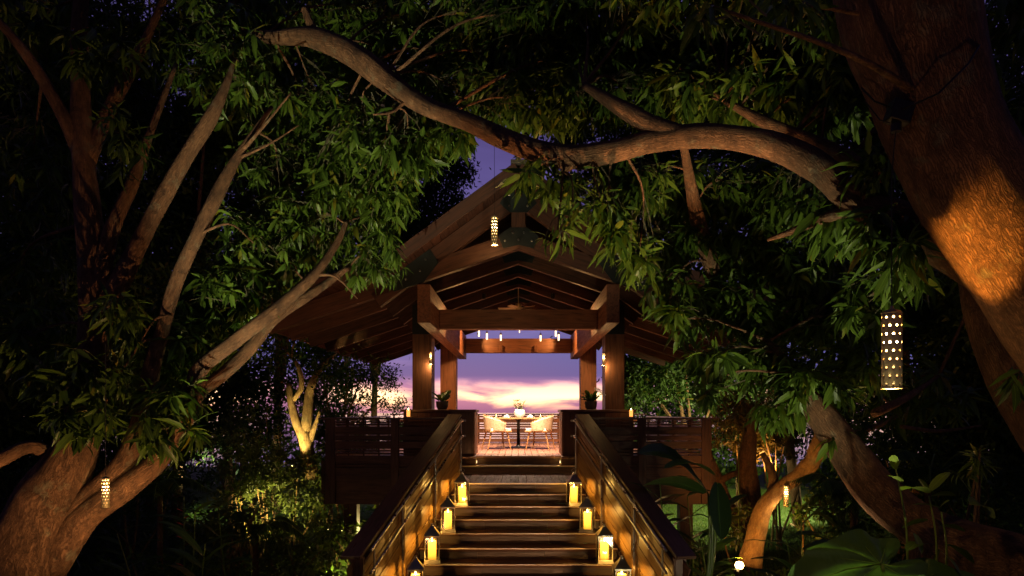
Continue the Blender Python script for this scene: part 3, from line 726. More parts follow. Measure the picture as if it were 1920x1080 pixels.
def hang(i, x, y, d, toppx, sc, lab, wire_to):
    p = P(x, y, d)
    if i == 0: o = pl; o.location = p; o.scale = (sc,) * 3; o['label'] = lab
    else: o = copy_tree(pl, p, random.uniform(0, 3), lab, scale=sc)
    m = MB(); a = P(*wire_to)
    aa = Vector((p.x, p.y, p.z + .04 * sc)); pts = [aa.lerp(Vector((aa.x + (a.x - aa.x) * .2, a.y if abs(a.y - aa.y) < .05 else aa.y, a.z)), t) for t in (0, .5, 1)]
    loc = (Matrix.Translation(p) @ Matrix.Scale(sc, 4)).inverted()
    m.tube([loc @ q for q in pts], [.0035 / sc] * 3, 5)
    c = m.build('wire', M_BLACK, None); c.parent = o
hang(0, 1672, 588, 4.0, 0, .94, 'large pierced brass lantern glowing beside the thick leaning trunk', (1672, 430, 4.0))
hang(1, 927, 408, 11.0, 0, .95, 'pierced lantern hanging in front of the gable from the overhead branch', (927, 262, 11.0))
hang(2, 198, 897, 6.15, 0, .56, 'small pierced lantern low beside the forked trunk base', (198, 640, 6.15))
hang(3, 1474, 911, 10.5, 0, .68, 'small pierced lantern hanging by the orange lit trunk', (1474, 800, 10.5))
hang(4, 807.5, 661, 13.5, 0, .5, 'tiny pierced lantern on the pavilion post above the low leafy plant', (807.5, 640, 13.5))
hang(5, 1132, 663, 13.5, 0, .5, 'tiny pierced lantern on the pavilion post above the orchid', (1132, 640, 13.5))

# ------------------------------------------------------------------ pendants and fan under the roof
def make_pendant():
    r = thing('pendant_light', '', 'pendant light', (0, 0, 0), 'slim glass pendant lights under the roof')
    m = MB(); m.lathe([(0, -.26), (.026, -.25), (.028, -.05), (.020, -.02), (0, -.02)], 14); m.build('tube', M_PEND, r)
    m = MB(); m.lathe([(.031, -.06), (.033, -.01), (.01, .01), (.004, .03)], 14); m.build('cap', M_BRASS, r)
    m = MB(); m.tube([(0, 0, .02), (0, 0, .9)], [.003, .003], 5); m.build('cable', M_BLACK, r)
    return r
pn = make_pendant()
for i, (x, yb, d, nm) in enumerate([(898, 636, 16.8, 'nearest the low leafy plant'), (913, 642, 15.6, 'second from the low leafy plant'), (939, 644, 16.4, 'third from the low leafy plant'), (974, 634, 17.4, 'short and dim in the middle'),
                           (1013.6, 645, 16.4, 'third from the orchid'), (1042, 636, 16.8, 'second from the orchid'), (1047.5, 644, 15.6, 'nearest the orchid')]):
    p = P(x, yb - .26 * F / d, d); lab = 'slim glowing pendant above the table, ' + nm
    if i == 0: pn.location = p; pn['label'] = lab; pn.scale = (.75,) * 3
    else: copy_tree(pn, p, None, lab, scale=.45 if 'short' in nm else .75)
fan = thing('ceiling_fan', 'ceiling fan with pale blades under the ridge of the roof', 'fan', (0, 16.2, 3.45))
m = MB(); m.lathe([(.02, .12), (.07, .11), (.08, .0), (.05, -.06), (0, -.07)], 18, (0, 16.2, 3.45)); m.build('motor', M_BRASS, fan)
m = MB(); m.tube([(0, 16.2, 3.56), (0, 16.2, 4.1)], [.012, .012], 8); m.build('rod', M_BRASS, fan)
for k in range(5):
    a = .5 + k * 2 * math.pi / 5; dv = Vector((math.cos(a), math.sin(a), 0)); c = Vector((0, 16.2, 3.45))
    plank('blade', c + dv * .1, c + dv * .5, .12, .010, M_WICKER, fan, up=(dv.cross(Vector((0, 0, 1))) * .25 + Vector((0, 0, 1))))

# ------------------------------------------------------------------ dining table, chairs and what stands on it
tb = thing('dining_table', 'dining table with a thin top on a dark pedestal', 'table', (0, 16.2, 0))
m = MB(); m.lathe([(0, 0), (.31, 0), (.315, .012), (.28, .024), (.06, .05), (.042, .08), (.038, .66), (.10, .70), (.10, .715), (0, .715)], 28, (0, 16.2, 0)); m.build('pedestal_base', M_BLACK, tb)
m = MB(); m.box((0, 16.2, .733), (1.18, .82, .034)); m.build('tabletop', M_TEAK, tb)
def make_chair():
    r = thing('armchair', '', 'chair', (0, 0, 0), 'woven tub armchairs at the table')
    # shell: wraps the back and arms; faces +X; strands cross as a lattice
    def S(a, t):   # a in [-1,1] round the shell, t in [0,1] up
        th = a * math.radians(112)
        h = .42 + (.40 - .19 * abs(a) ** 1.6 * 1.0) * t
        rx = .27 + .05 * t; ry = .28 + .04 * t
        ex = 1.0 + .25 * max(0, abs(a) - .6)
        return Vector((-math.cos(th) * rx * ex, math.sin(th) * ry, h))
    m = MB(); n = 30; k = 7
    vs = [S(-1 + 2 * i / n, j / k) for j in range(k + 1) for i in range(n + 1)]
    fs = [(j * (n + 1) + i, j * (n + 1) + i + 1, (j + 1) * (n + 1) + i + 1, (j + 1) * (n + 1) + i) for j in range(k) for i in range(n)]
    m.add(vs, fs); sh = m.build('woven_shell', M_WICKER, r); q = sh.modifiers.new('thickness', 'SOLIDIFY'); q.thickness = .012
    m = MB(); m.tube([S(-1 + 2 * i / n, 1) for i in range(n + 1)], [.014] * (n + 1), 8); m.build('top_rim', M_TEAK, r)
    m = MB(); m.tube([S(-1, 0), S(-1, .5), S(-1, 1)], [.013] * 3, 8); m.tube([S(1, 0), S(1, .5), S(1, 1)], [.013] * 3, 8); m.build('arm_front', M_TEAK, r)
    m = MB(); m.box((.02, 0, .425), (.56, .52, .035)); m.build('seat', M_TEAK, r)
    m = MB(); m.box((.03, 0, .465), (.50, .48, .06)); m.build('cushion', M_LINEN, r)
    for sx, sy in ((1, 1), (1, -1), (-1, 1), (-1, -1)):
        m = MB(); m.tube([(sx * .20, sy * .19, .42), (sx * (.27 if sx > 0 else .30), sy * .25, 0)], [.024, .013], 8); m.build('leg', M_TEAK, r)
    return r
ch = make_chair(); ch.location = (-.52, 15.75, 0); ch.rotation_euler = (0, 0, .35); ch.scale = (1.0,) * 3
ch['label'] = 'woven tub armchair on the low leafy plant side of the dining table'
copy_tree(ch, (.52, 15.75, 0), math.pi - .35, 'woven tub armchair on the orchid side of the dining table')
vz = thing('flower_vase', 'white vase of pale yellow flowers in the middle of the dining table', 'vase', (0.03, 16.2, .75))
m = MB(); m.lathe([(0, .0), (.07, .0), (.10, .05), (.10, .12), (.08, .15), (.075, .15), (.09, .11), (0, .03)], 20, (.03, 16.2, .75)); m.build('vase', M_WHITE, vz)
M_FLOWER = plain('flower_petal', (.75, .68, .38), .7)
def leaf_arrays():
    pass
for k in range(16):
    a = random.uniform(0, 6.28); r0 = random.uniform(0, .11); c = Vector((.03 + r0 * math.cos(a), 16.2 + r0 * math.sin(a), .98 + random.uniform(-.06, .08)))
    m = MB()
    for q in range(6):
        b = q * math.pi / 3; dv = Vector((math.cos(b), math.sin(b), .5)); pr = Vector((-math.sin(b), math.cos(b), 0))
        m.add([c, c + dv * .028 + pr * .014, c + dv * .045 + Vector((0, 0, .005)), c + dv * .028 - pr * .014], [(0, 1, 2, 3)])
    m.build('flower', M_FLOWER, vz, auto=0)
m = MB()
for k in range(18):
    a = random.uniform(0, 6.28); dv = Vector((math.cos(a) * .12, math.sin(a) * .12, random.uniform(.08, .20))); c = Vector((.03, 16.2, .88)); m.tube([c, c + dv * .6, c + dv], [.003] * 3, 4)
m.build('stems', M_LEAFY, vz, kind='stuff'); vz.scale = (1.35,) * 3
def make_napkin():
    r = thing('napkin', '', 'napkin', (0, 0, 0), 'folded white napkins on plates')
    m = MB(); m.lathe([(0, 0), (.09, .0), (.12, .012), (.118, .016), (.08, .006), (0, .006)], 22); m.build('plate', M_WHITE, r)
    m = MB(); vs = [(0, 0, .085)]; 
    for k in range(10):
        a = k * math.pi / 5; q = .09 if k % 2 else .055; vs.append((q * math.cos(a), q * math.sin(a), .012))
    m.add(vs, [(0, 1 + k, 1 + (k + 1) % 10) for k in range(10)]); m.build('cloth', M_LINEN, r, auto=20)
    return r
npk = make_napkin(); npk.location = (-.28, 16.12, .751); npk['label'] = 'folded white napkin on a plate, table side of the low leafy plant'
copy_tree(npk, (.30, 16.12, .751), None, 'folded white napkin on a plate, table side of the orchid')
def make_glass():
    r = thing('candle_glass', '', 'candle', (0, 0, 0), 'candle glasses on the table')
    m = MB(); m.lathe([(0, 0), (.03, 0), (.035, .01), (.037, .09), (.034, .09), (.032, .012), (0, .012)], 16); m.build('glass', M_GLASS, r)
    m = MB(); m.lathe([(0, .013), (.028, .013), (.028, .05), (0, .05)], 12); m.build('wax', M_PEND, r)
    m = MB(); m.lathe([(0, .052), (.006, .06), (0, .085)], 8); m.build('flame', M_FLAME, r)
    return r
gl = make_glass(); gl.location = (-.55, 16.3, .751); gl['label'] = 'small lit candle glass at the table end above one armchair'
gl['label'] = 'small lit candle glass on the table, on the low leafy plant side'
copy_tree(gl, (.55, 16.3, .751), None, 'small lit candle glass on the table, on the orchid side')

# ------------------------------------------------------------------ leaves
T8 = np.array([(0, 0, 0), (.26, -.82, .16), (.26, 0, 0), (.26, .82, .16), (.62, -.78, .15), (.62, 0, 0), (.62, .78, .15), (1, 0, 0)], float)
F8 = [(0, 2, 1), (0, 3, 2), (1, 2, 5, 4), (2, 3, 6, 5), (4, 5, 7), (5, 6, 7)]
UV8 = [(v, u) for u, v, w in T8]
T4 = np.array([(0, 0, 0), (.5, -1, .1), (1, 0, 0), (.5, 1, .1)], float); F4 = [(0, 3, 2, 1)]
class Leaves:
    def __init__(s): s.p = []; s.d = []; s.n = []; s.l = []; s.w = []; s.c = []
    def add(s, p, d, n, l, w, c=0.25):
        s.p.append(p); s.d.append(d); s.n.append(n); s.l.append(l); s.w.append(w); s.c.append(c)
    def arrays(s):
        p = np.concatenate(s.p); d = np.concatenate(s.d); n = np.concatenate(s.n); l = np.concatenate(s.l); w = np.concatenate(s.w); c = np.concatenate(s.c)
        d /= np.linalg.norm(d, axis=1)[:, None] + 1e-9; sd = np.cross(n, d); sd /= np.linalg.norm(sd, axis=1)[:, None] + 1e-9; n = np.cross(d, sd)
        return p, d, sd, n, l, w, c
def rvec(n): 
    v = RNG.normal(size=(n, 3)); return v / np.linalg.norm(v, axis=1)[:, None]
def sprigs(L, cen, axis, nl, length, droop=.25):
    """whorls of long drooping leaves at twig ends: cen (m,3), axis (m,3)"""
    m = len(cen); cen = np.repeat(cen, nl, 0); ax = np.repeat(axis, nl, 0); k = np.tile(np.arange(nl), m); M = m * nl
    ax /= np.linalg.norm(ax, axis=1)[:, None]; ref = np.tile([0.13, .27, .95], (M, 1)); u = np.cross(ax, ref); u /= np.linalg.norm(u, axis=1)[:, None]; v = np.cross(ax, u)
    az = k * 2.399 + np.repeat(RNG.uniform(0, 6.28, m), nl) + RNG.normal(0, .25, M); pol = np.radians(28 + 72 * (k / nl) + RNG.normal(0, 9, M))
    rad = np.cos(az)[:, None] * u + np.sin(az)[:, None] * v; d = np.cos(pol)[:, None] * ax + np.sin(pol)[:, None] * rad
    d[:, 2] -= np.repeat(RNG.uniform(.2, .9, m), nl); n = rad * -.25 + ax * .4; n[:, 2] += .9; n += RNG.normal(0, .25, (M, 3))
    ll = length * RNG.uniform(.6, 1.15, M) * np.repeat(RNG.uniform(.7, 1.25, m), nl) * (1 - .3 * (k < 3)); pos = cen - ax * (.10 * k / nl)[:, None] + d * .02
    L.add(pos, d, n, ll, ll * RNG.uniform(.105, .155, M), RNG.uniform(.12, .55, M) * droop / .25)
def leaf_mesh(name, arr, tmpl, faces, mat, parent, uv=None, kind=None):
    p, d, sd, n, l, w, c = arr; M = len(p); K = len(tmpl)
    u = tmpl[:, 0][None, :, None]; v = tmpl[:, 1][None, :, None]; h = tmpl[:, 2][None, :, None]
    V = p[:, None, :] + d[:, None, :] * (u * l[:, None, None]) + sd[:, None, :] * (v * w[:, None, None]) + n[:, None, :] * (h * w[:, None, None] * 1.6 - u * u * (c * l)[:, None, None])
    V = (V - np.array(base_of(parent))[None, None, :]).reshape(-1, 3)
    me = bpy.data.meshes.new(name); me.vertices.add(M * K); me.vertices.foreach_set('co', V.astype(np.float32).ravel())
    lt = np.array([len(f) for f in faces]); flat = np.concatenate([np.array(f) for f in faces]); nl = len(flat)
    idx = (flat[None, :] + (np.arange(M) * K)[:, None]).ravel(); me.loops.add(M * nl); me.loops.foreach_set('vertex_index', idx.astype(np.int32))
    tot = np.tile(lt, M); st_ = np.concatenate([[0], np.cumsum(tot)[:-1]]); me.polygons.add(M * len(faces)); me.polygons.foreach_set('loop_start', st_.astype(np.int32)); me.polygons.foreach_set('loop_total', tot.astype(np.int32))
    me.polygons.foreach_set('use_smooth', np.ones(M * len(faces), bool))
    if uv is not None:
        lay = me.uv_layers.new(name='UVMap'); lay.data.foreach_set('uv', np.array(uv, np.float32)[idx % K].ravel())
    me.materials.append(mat); me.update(); me.validate()
    o = bpy.data.objects.new(name, me); C.objects.link(o); o.parent = parent
    if kind: o['kind'] = kind
    return o
_lm = {}
def leaf_object(arr, i, mat, parent):
    p, d, sd, n, l, w, c = arr; q = min(3, int(c[i] / .15)); key = (q, mat.name)
    me = _lm.get(key)
    if me is None:
        cc = .07 + .15 * q; me = bpy.data.meshes.new('leaf')
        me.from_pydata([(u, v, h * 1.6 * .12 * 1.0 - u * u * cc) for u, v, h in [(a, b, e) for a, b, e in T8]], [], F8)
        lay = me.uv_layers.new(name='UVMap'); vi = [lp.vertex_index for lp in me.loops]
        for k, x in enumerate(vi): lay.data[k].uv = UV8[x]
        me.materials.append(mat); me.shade_smooth(); me.update(); _lm[key] = me
    o = bpy.data.objects.new('leaf', me); C.objects.link(o); o.parent = parent
    M = Matrix(((d[i][0] * l[i], sd[i][0] * w[i], n[i][0] * l[i], p[i][0]), (d[i][1] * l[i], sd[i][1] * w[i], n[i][1] * l[i], p[i][1]), (d[i][2] * l[i], sd[i][2] * w[i], n[i][2] * l[i], p[i][2]), (0, 0, 0, 1)))
    o.matrix_basis = Matrix.Translation(-base_of(parent)) @ M
    return o
def crown(L, mat, parent, single=0, near=False):
    arr = L.arrays()
    p, l = arr[0], arr[4]; d = np.maximum(p[:, 1], .5); x = 972 + p[:, 0] / d * F; y = 772 - (p[:, 2] - EYE) / d * F
    keep = np.ones(len(p), bool)
    if single:
        s = l * F / d; s[(x < 0) | (x > 1920) | (y < 0) | (y > 1080) | (p[:, 1] < .5)] = 0
        for i in np.argsort(-s)[:single]:
            if s[i] > 14: leaf_object(arr, i, mat, parent); keep[i] = False
    arr = tuple(a[keep] for a in arr)
    return leaf_mesh('foliage', arr, T8, F8, mat, parent, UV8, 'stuff')

# ------------------------------------------------------------------ trees built limb by limb
def limb_pts(path, n=6):
    P3 = catmull([(*P(x, y, d), w * d / F / 2) for x, y, d, w in path], n); return P3[:, :3], np.maximum(P3[:, 3], .004)
def make_limb(name, path, root, seg=12, n=6, lump=.05, mat=None, seed=1):
    pts, rad = limb_pts(path, n); m = MB(); m.tube(pts, rad, seg, lump, seed)
    return m.build(name, mat or M_BARK, root, auto=0), pts, rad
def foliage_tree(root, limbs, blobs, mat, single=300, leaf=.21, nl=12, twig=True, seed=5):
    """blobs: (x, y, d, rx px, ry px, rd m, count[, leaf length])"""
    rg = random.Random(seed); LP = np.concatenate([l[0] for l in limbs]); L = Leaves(); tw = MB()
    for b in blobs:
        x, y, d, rx, ry, rd, cnt = b[:7]; ln = b[7] if len(b) > 7 else leaf
        c = np.array(P(x, y, d)); near = LP[np.argmin(np.linalg.norm(LP - c, axis=1) + np.maximum(0, LP[:, 2] - c[2]) * 0)]
        # a secondary branch leads from the limb into the blob
        mid = (near + c) / 2 + np.array([rg.uniform(-.15, .15), rg.uniform(-.15, .15), .12]); sec = catmull([near, mid, c], 6)
        dist = np.linalg.norm(c - near); r0 = min(.03, .008 + dist * .008)
        m = MB(); m.tube(sec, np.linspace(r0, .006, len(sec)), 7, .05, rg.randrange(99)); m.build('branch', M_BARK, root, auto=0)
        q = RNG.normal(size=(cnt, 3)); q /= np.linalg.norm(q, axis=1)[:, None]; q *= (RNG.uniform(0, 1, cnt) ** .45)[:, None]
        cen = c + q * np.array([rx * d / F, rd, ry * d / F]); ax = q * .8 + RNG.normal(0, .35, (cnt, 3)); ax[:, 2] -= .25
        sprigs(L, cen, ax, nl, ln)
        for i in range(cnt):
            a = sec[rg.randrange(3, len(sec))] * (1) ; e = cen[i]; dd = np.linalg.norm(e - a)
            if dd > .45: a = e + (a - e) / dd * .45
            mm = (a + e) / 2 + np.array([0, 0, .05]); tw.tube([a, mm, e], [.006, .0045, .003], 3, cap=False)
    if tw.v: tw.build('twigs', M_TWIG, root, kind='stuff')
    crown(L, mat, root, single)

# the tree with several trunks at the picture's left
tl = thing('mango_tree', 'multi-stemmed mango tree leaning in from the side where the small lantern hangs low', 'tree', tuple(P(40, 1180, 6.6).xy) + (GZ,))
LL = []
def LB(name, path, root, lst, **k): o, p, r = make_limb(name, path, root, **k); lst.append((p, r)); return o
LB('trunk', [(-60, 1420, 6.5, 250), (-8, 1250, 6.6, 180), (36, 1090, 6.7, 138), (86, 950, 6.8, 112), (136, 850, 6.9, 84), (163, 750, 7, 68), (178, 600, 7.1, 52), (168, 430, 7.2, 46), (155, 280, 7.3, 38), (150, 150, 7.4, 32), (150, 30, 7.4, 26), (165, -120, 7.4, 24)], tl, LL, seg=40, n=12, lump=.06, seed=3)
LB('limb', [(90, 1060, 6.75, 74), (160, 970, 6.8, 54.8), (235, 915, 6.85, 44.4), (300, 858, 6.95, 37), (338, 785, 7.05, 34), (366, 725, 7.15, 32.6), (378, 690, 7.2, 29.6), (440, 640, 7.4, 25.9), (520, 577, 7.7, 22.9), (590, 515, 8, 18.5), (632, 455, 8.3, 13.3), (650, 415, 8.4, 8)], tl, LL, seg=24, n=8, lump=.07, seed=4)
LB('limb', [(345, 790, 7.05, 29.6), (372, 738, 7.2, 26.6), (420, 700, 7.4, 25.9), (470, 652, 7.7, 25.2), (520, 592, 8, 22.2), (600, 540, 8.5, 14.8), (655, 500, 8.8, 9)], tl, LL, seg=20, lump=.08, seed=5)
LB('limb', [(120, 985, 6.8, 59.2), (175, 930, 6.85, 48.8), (235, 865, 6.9, 38.5), (268, 775, 7, 32.6), (284, 695, 7.1, 29.6), (305, 620, 7.2, 26.6), (330, 530, 7.3, 25.2), (375, 430, 7.4, 24.4), (420, 340, 7.6, 22.2), (452, 285, 7.7, 14.8), (510, 200, 7.8, 8)], tl, LL, seg=22, lump=.07, seed=6)
LB('limb', [(172, 690, 7.02, 45.9), (196, 590, 7.1, 38.5), (240, 500, 7.2, 34), (290, 400, 7.3, 31.1), (345, 300, 7.4, 28.1), (395, 220, 7.5, 23.7), (424, 160, 7.6, 13.3), (440, 110, 7.7, 6)], tl, LL, seg=22, lump=.07, seed=7)
LB('limb', [(182, 560, 7.1, 35.5), (206, 440, 7.2, 28.1), (248, 345, 7.3, 22.2), (285, 240, 7.4, 13.3), (330, 120, 7.6, 8)], tl, LL, lump=.06, seed=8)
LB('limb', [(150, 290, 7.3, 28.1), (120, 220, 7.25, 23.7), (80, 150, 7.2, 22.2), (40, 90, 7.1, 19.2), (-20, 20, 7, 11.8)], tl, LL, lump=.06, seed=9)
LB('limb', [(165, 300, 7.3, 29.6), (200, 215, 7.5, 25.2), (245, 130, 7.6, 22.2), (275, 70, 7.7, 14.8), (320, -30, 7.8, 10)], tl, LL, lump=.06, seed=10)
LB('limb', [(130, 870, 6.9, 26.6), (60, 838, 6.7, 25.2), (0, 862, 6.5, 26.6), (-90, 900, 6.3, 29.6)], tl, LL, lump=.06, seed=11)
for q in ([(452, 285, 7.7, 9), (500, 230, 7.6, 5), (545, 175, 7.5, 3)], [(440, 300, 7.7, 7), (505, 270, 7.6, 4), (560, 235, 7.6, 2)], [(300, 645, 7.2, 7), (270, 640, 7.0, 5), (225, 700, 6.9, 3)],
          [(320, 590, 7.2, 6), (290, 600, 7.0, 4), (262, 645, 6.9, 2)], [(370, 440, 7.4, 6), (430, 420, 7.3, 4), (475, 455, 7.2, 2)], [(590, 515, 8, 7), (630, 520, 8, 4), (670, 560, 8, 2)]):
    LB('twig', q, tl, LL, seg=6, lump=.04)
foliage_tree(tl, LL, [
    (80, 60, 8.2, 190, 90, 1.0, 120), (330, 60, 8.6, 170, 90, 1.2, 130), (60, 300, 8.6, 150, 130, 1.0, 90), (20, 520, 8.4, 120, 150, 1.0, 70),
    (230, 260, 6.9, 50, 70, .25, 14), (440, 150, 8.4, 110, 90, .9, 80), (200, 90, 7.0, 90, 60, .3, 20),
    (520, 330, 9.0, 90, 90, .9, 70), (480, 470, 8.6, 120, 90, .8, 100), (580, 420, 8.7, 100, 80, .7, 100), (700, 430, 9.0, 70, 70, .6, 60), (700, 500, 9.3, 60, 40, .5, 30),
    (420, 560, 8.1, 110, 60, .6, 80), (330, 640, 7.7, 120, 60, .5, 60), (320, 745, 6.9, 80, 40, .3, 20), (235, 600, 6.8, 60, 60, .3, 16),
    (140, 700, 6.6, 90, 60, .4, 34), (150, 780, 6.5, 80, 45, .35, 26), (300, 805, 6.6, 70, 40, .3, 16), (30, 640, 7.6, 120, 100, .6, 60), (360, 620, 8.3, 140, 80, .6, 70), (240, 750, 7.6, 130, 70, .5, 50)], M_LEAF, 300, leaf=.235, nl=10, seed=21)

# the great tree at the right whose limb arches across the whole picture
tr = thing('mango_tree', 'huge leaning mango tree whose long limb arches above the pavilion', 'tree', tuple(P(2330, 1500, 4.3).xy) + (GZ,))
LT = []
LB('trunk', [(1640, -420, 4.5, 200), (1670, -200, 4.35, 215), (1694, 0, 4.2, 226), (1733, 130, 4.18, 206), (1768, 235, 4.15, 200), (1822, 345, 4.1, 198), (1893, 455, 4.1, 198), (1978, 570, 4.1, 204), (2090, 720, 4.1, 222), (2230, 960, 4.2, 280), (2340, 1250, 4.25, 350), (2390, 1680, 4.3, 460)], tr, LT, seg=90, n=22, lump=.028, seed=12)
BR = [(1930, 540, 4.35, 110), (1760, 450, 4.6, 88), (1600, 374, 5.0, 54), (1530, 312, 5.2, 54), (1440, 270, 5.5, 50), (1330, 255, 5.8, 46), (1230, 264, 6.1, 43), (1150, 284, 6.3, 41), (1070, 294, 6.5, 41), (1000, 281, 6.7, 40), (940, 258, 6.9, 38), (880, 230, 7.1, 36), (800, 200, 7.4, 34), (740, 162, 7.6, 38), (680, 115, 7.8, 42), (620, 82, 8, 40), (570, 68, 8.2, 34), (505, 70, 8.5, 24), (450, 54, 8.7, 16), (400, 26, 8.9, 10), (350, -20, 9, 6)]
LB('limb', BR, tr, LT, seg=32, n=9, lump=.06, seed=13)
LB('limb', [(1290, 256, 5.9, 34), (1225, 236, 6.1, 34), (1180, 212, 6.25, 32), (1140, 188, 6.4, 24), (1095, 160, 6.6, 12)], tr, LT, seg=16, seed=14)
LB('limb', [(1075, 300, 6.5, 24), (1062, 318, 6.48, 12), (1056, 322, 6.48, 6)], tr, LT, seg=10, seed=15)
LB('limb', [(595, 75, 8.1, 20), (580, 40, 8.1, 16), (570, 15, 8.1, 12)], tr, LT, seg=10, seed=16)
LB('limb', [(1600, 392, 5.0, 22), (1540, 412, 5.3, 20), (1490, 432, 5.6, 14), (1440, 450, 5.9, 6)], tr, LT, seg=10, seed=17)
LB('limb', [(1660, 330, 4.8, 34), (1540, 272, 5.9, 26), (1440, 232, 6.3, 22), (1360, 190, 6.6, 10)], tr, LT, seg=12, seed=18)
LB('trunk', [(1815, 500, 5.4, 36), (1838, 590, 5.2, 52), (1880, 690, 5.1, 66), (1940, 790, 5.0, 80), (2015, 900, 4.9, 104), (2140, 1100, 4.7, 150), (2260, 1400, 4.5, 200)], tr, LT, seg=28, n=9, seed=19)
LB('trunk', [(1440, 640, 6.9, 10), (1490, 715, 6.5, 26), (1545, 785, 6.2, 54), (1592, 850, 6.0, 68), (1648, 925, 5.8, 80), (1720, 985, 5.6, 88), (1800, 1028, 5.4, 108), (1950, 1085, 5.2, 130), (2150, 1230, 4.9, 170), (2260, 1450, 4.6, 210)], tr, LT, seg=36, n=10, seed=20)
LB('limb', [(1720, 960, 5.6, 70), (1735, 1010, 5.5, 60), (1730, 1100, 5.4, 60)], tr, LT, seg=16, seed=24)
LB('limb', [(1280, 262, 6.0, 14), (1292, 330, 7.2, 20), (1308, 410, 7.5, 28), (1328, 480, 7.6, 30), (1350, 550, 7.8, 20), (1400, 640, 8, 10)], tr, LT, seg=14, seed=21)
for q in ([(690, 118, 7.8, 8), (740, 130, 7.6, 5), (752, 160, 7.5, 3)], [(760, 190, 7.5, 8), (735, 210, 7.4, 5), (700, 215, 7.3, 3)], [(1640, 775, 6.3, 18), (1700, 745, 6.6, 14), (1760, 705, 7, 5)], [(1690, 800, 6.5, 8), (1760, 808, 6.8, 7), (1840, 798, 7, 3)]):
    LB('twig', q, tr, LT, seg=7, lump=.04)
bx_, bd_ = np.array([b[0] for b in BR][::-1]), np.array([b[2] for b in BR][::-1])
def bd(x): return float(np.interp(x, bx_, bd_))
blobs = []
for x in range(420, 1620, 95):
    blobs += [(x, 20, bd(x) + 1.2, 85, 60, .8, 62), (x + 40, 110, bd(x) + 1.5, 80, 60, .7, 52)]
for x in range(780, 1600, 100): blobs.append((x, 185, bd(x) + 1.3, 80, 45, .6, 46))
blobs += [(600, 200, 8.9, 80, 60, .5, 45), (690, 250, 8.2, 80, 60, .5, 60), (640, 330, 8.6, 70, 60, .5, 50), (760, 290, 8.0, 75, 50, .5, 62), (720, 360, 8.4, 70, 55, .5, 55), (810, 250, 7.9, 50, 40, .4, 34),
    (560, 270, 9.2, 60, 60, .4, 30), (860, 255, 7.6, 40, 20, .25, 12), (985, 330, 6.3, 26, 20, .2, 5), (1005, 290, 7.0, 30, 20, .2, 8),
    (1045, 445, 5.9, 26, 12, .12, 3, .20), (1075, 400, 6.0, 24, 26, .2, 5, .20), (1130, 385, 6.3, 40, 30, .3, 11), (1060, 350, 6.6, 50, 24, .3, 14), (1160, 430, 6.4, 36, 36, .3, 10), (1200, 470, 6.6, 36, 44, .3, 12),
    (1180, 345, 7.2, 80, 40, .5, 40), (1290, 360, 7.9, 80, 60, .6, 60), (1400, 350, 7.6, 80, 60, .6, 60), (1500, 380, 7.0, 80, 60, .6, 55),
    (1280, 460, 7.9, 80, 50, .5, 50), (1390, 470, 7.7, 90, 60, .6, 65), (1500, 500, 7.4, 90, 60, .6, 60), (1250, 545, 7.2, 50, 40, .3, 16), (1330, 570, 7.6, 80, 50, .5, 50), (1440, 590, 7.4, 90, 55, .5, 60), (1560, 600, 7.2, 70, 60, .5, 45),
    (1260, 600, 6.9, 36, 30, .25, 8), (1330, 680, 6.7, 50, 34, .3, 14), (1320, 740, 6.6, 30, 26, .2, 5), (1440, 680, 6.9, 80, 50, .4, 40), (1530, 720, 6.4, 80, 45, .35, 34), (1480, 770, 6.5, 60, 40, .3, 18), (1600, 680, 6.6, 60, 60, .4, 28), (1560, 830, 6.1, 30, 40, .2, 5),
    (1640, 300, 4.8, 36, 70, .2, 12, .22), (1655, 430, 4.7, 46, 50, .2, 16, .22), (1700, 470, 4.45, 36, 40, .1, 7, .2), (1700, 500, 4.9, 40, 50, .2, 8, .22), (1560, 420, 5.4, 50, 60, .3, 16), (1620, 560, 6.2, 60, 60, .4, 24), (1880, 60, 4.9, 60, 90, .3, 14, .24), (1900, 240, 5.0, 40, 90, .3, 12, .24), (1910, 700, 4.6, 16, 30, .1, 2, .22),
    (1330, 10, 2.6, 30, 20, .1, 2, .15), (1570, 20, 5.3, 70, 50, .3, 16), (1590, 130, 5.6, 50, 60, .3, 18), (1470, 20, 3.6, 60, 14, .2, 5, .2),
    (1730, 750, 7.5, 80, 80, .6, 30), (1740, 60, 6.5, 200, 120, .8, 60), (1850, 420, 6.5, 150, 150, .8, 60)]
foliage_tree(tr, LT, blobs, M_LEAF, 300, leaf=.25, nl=10, seed=22)
# dark cable box strapped to the trunk
bxp = P(1686, 212, 4.0)
jb = thing('cable_box', 'dark cable box strapped high on the huge leaning trunk', 'box', bxp)
m = MB(); m.box(bxp, (.13, .09, .13), Matrix.Rotation(.3, 3, 'Y')); m.lathe([(.03, 0), (.03, .05), (0, .05)], 10, bxp + Vector((-.02, 0, -.115))); m.build('box', M_BLACK, jb)
m = MB(); m.tube([P(1615, 165, 4.16), P(1640, 190, 4.03), P(1686, 208, 3.99), P(1760, 175, 3.70), P(1815, 120, 3.72), P(1852, 60, 3.95)], [.006] * 6, 6)
m.tube([P(1622, 190, 4.14), P(1650, 225, 4.0), P(1682, 235, 3.98), P(1678, 260, 4.0), P(1672, 330, 4.0), P(1672, 440, 4.0)], [.004] * 6, 6); m.build('cable', M_BLACK, jb)

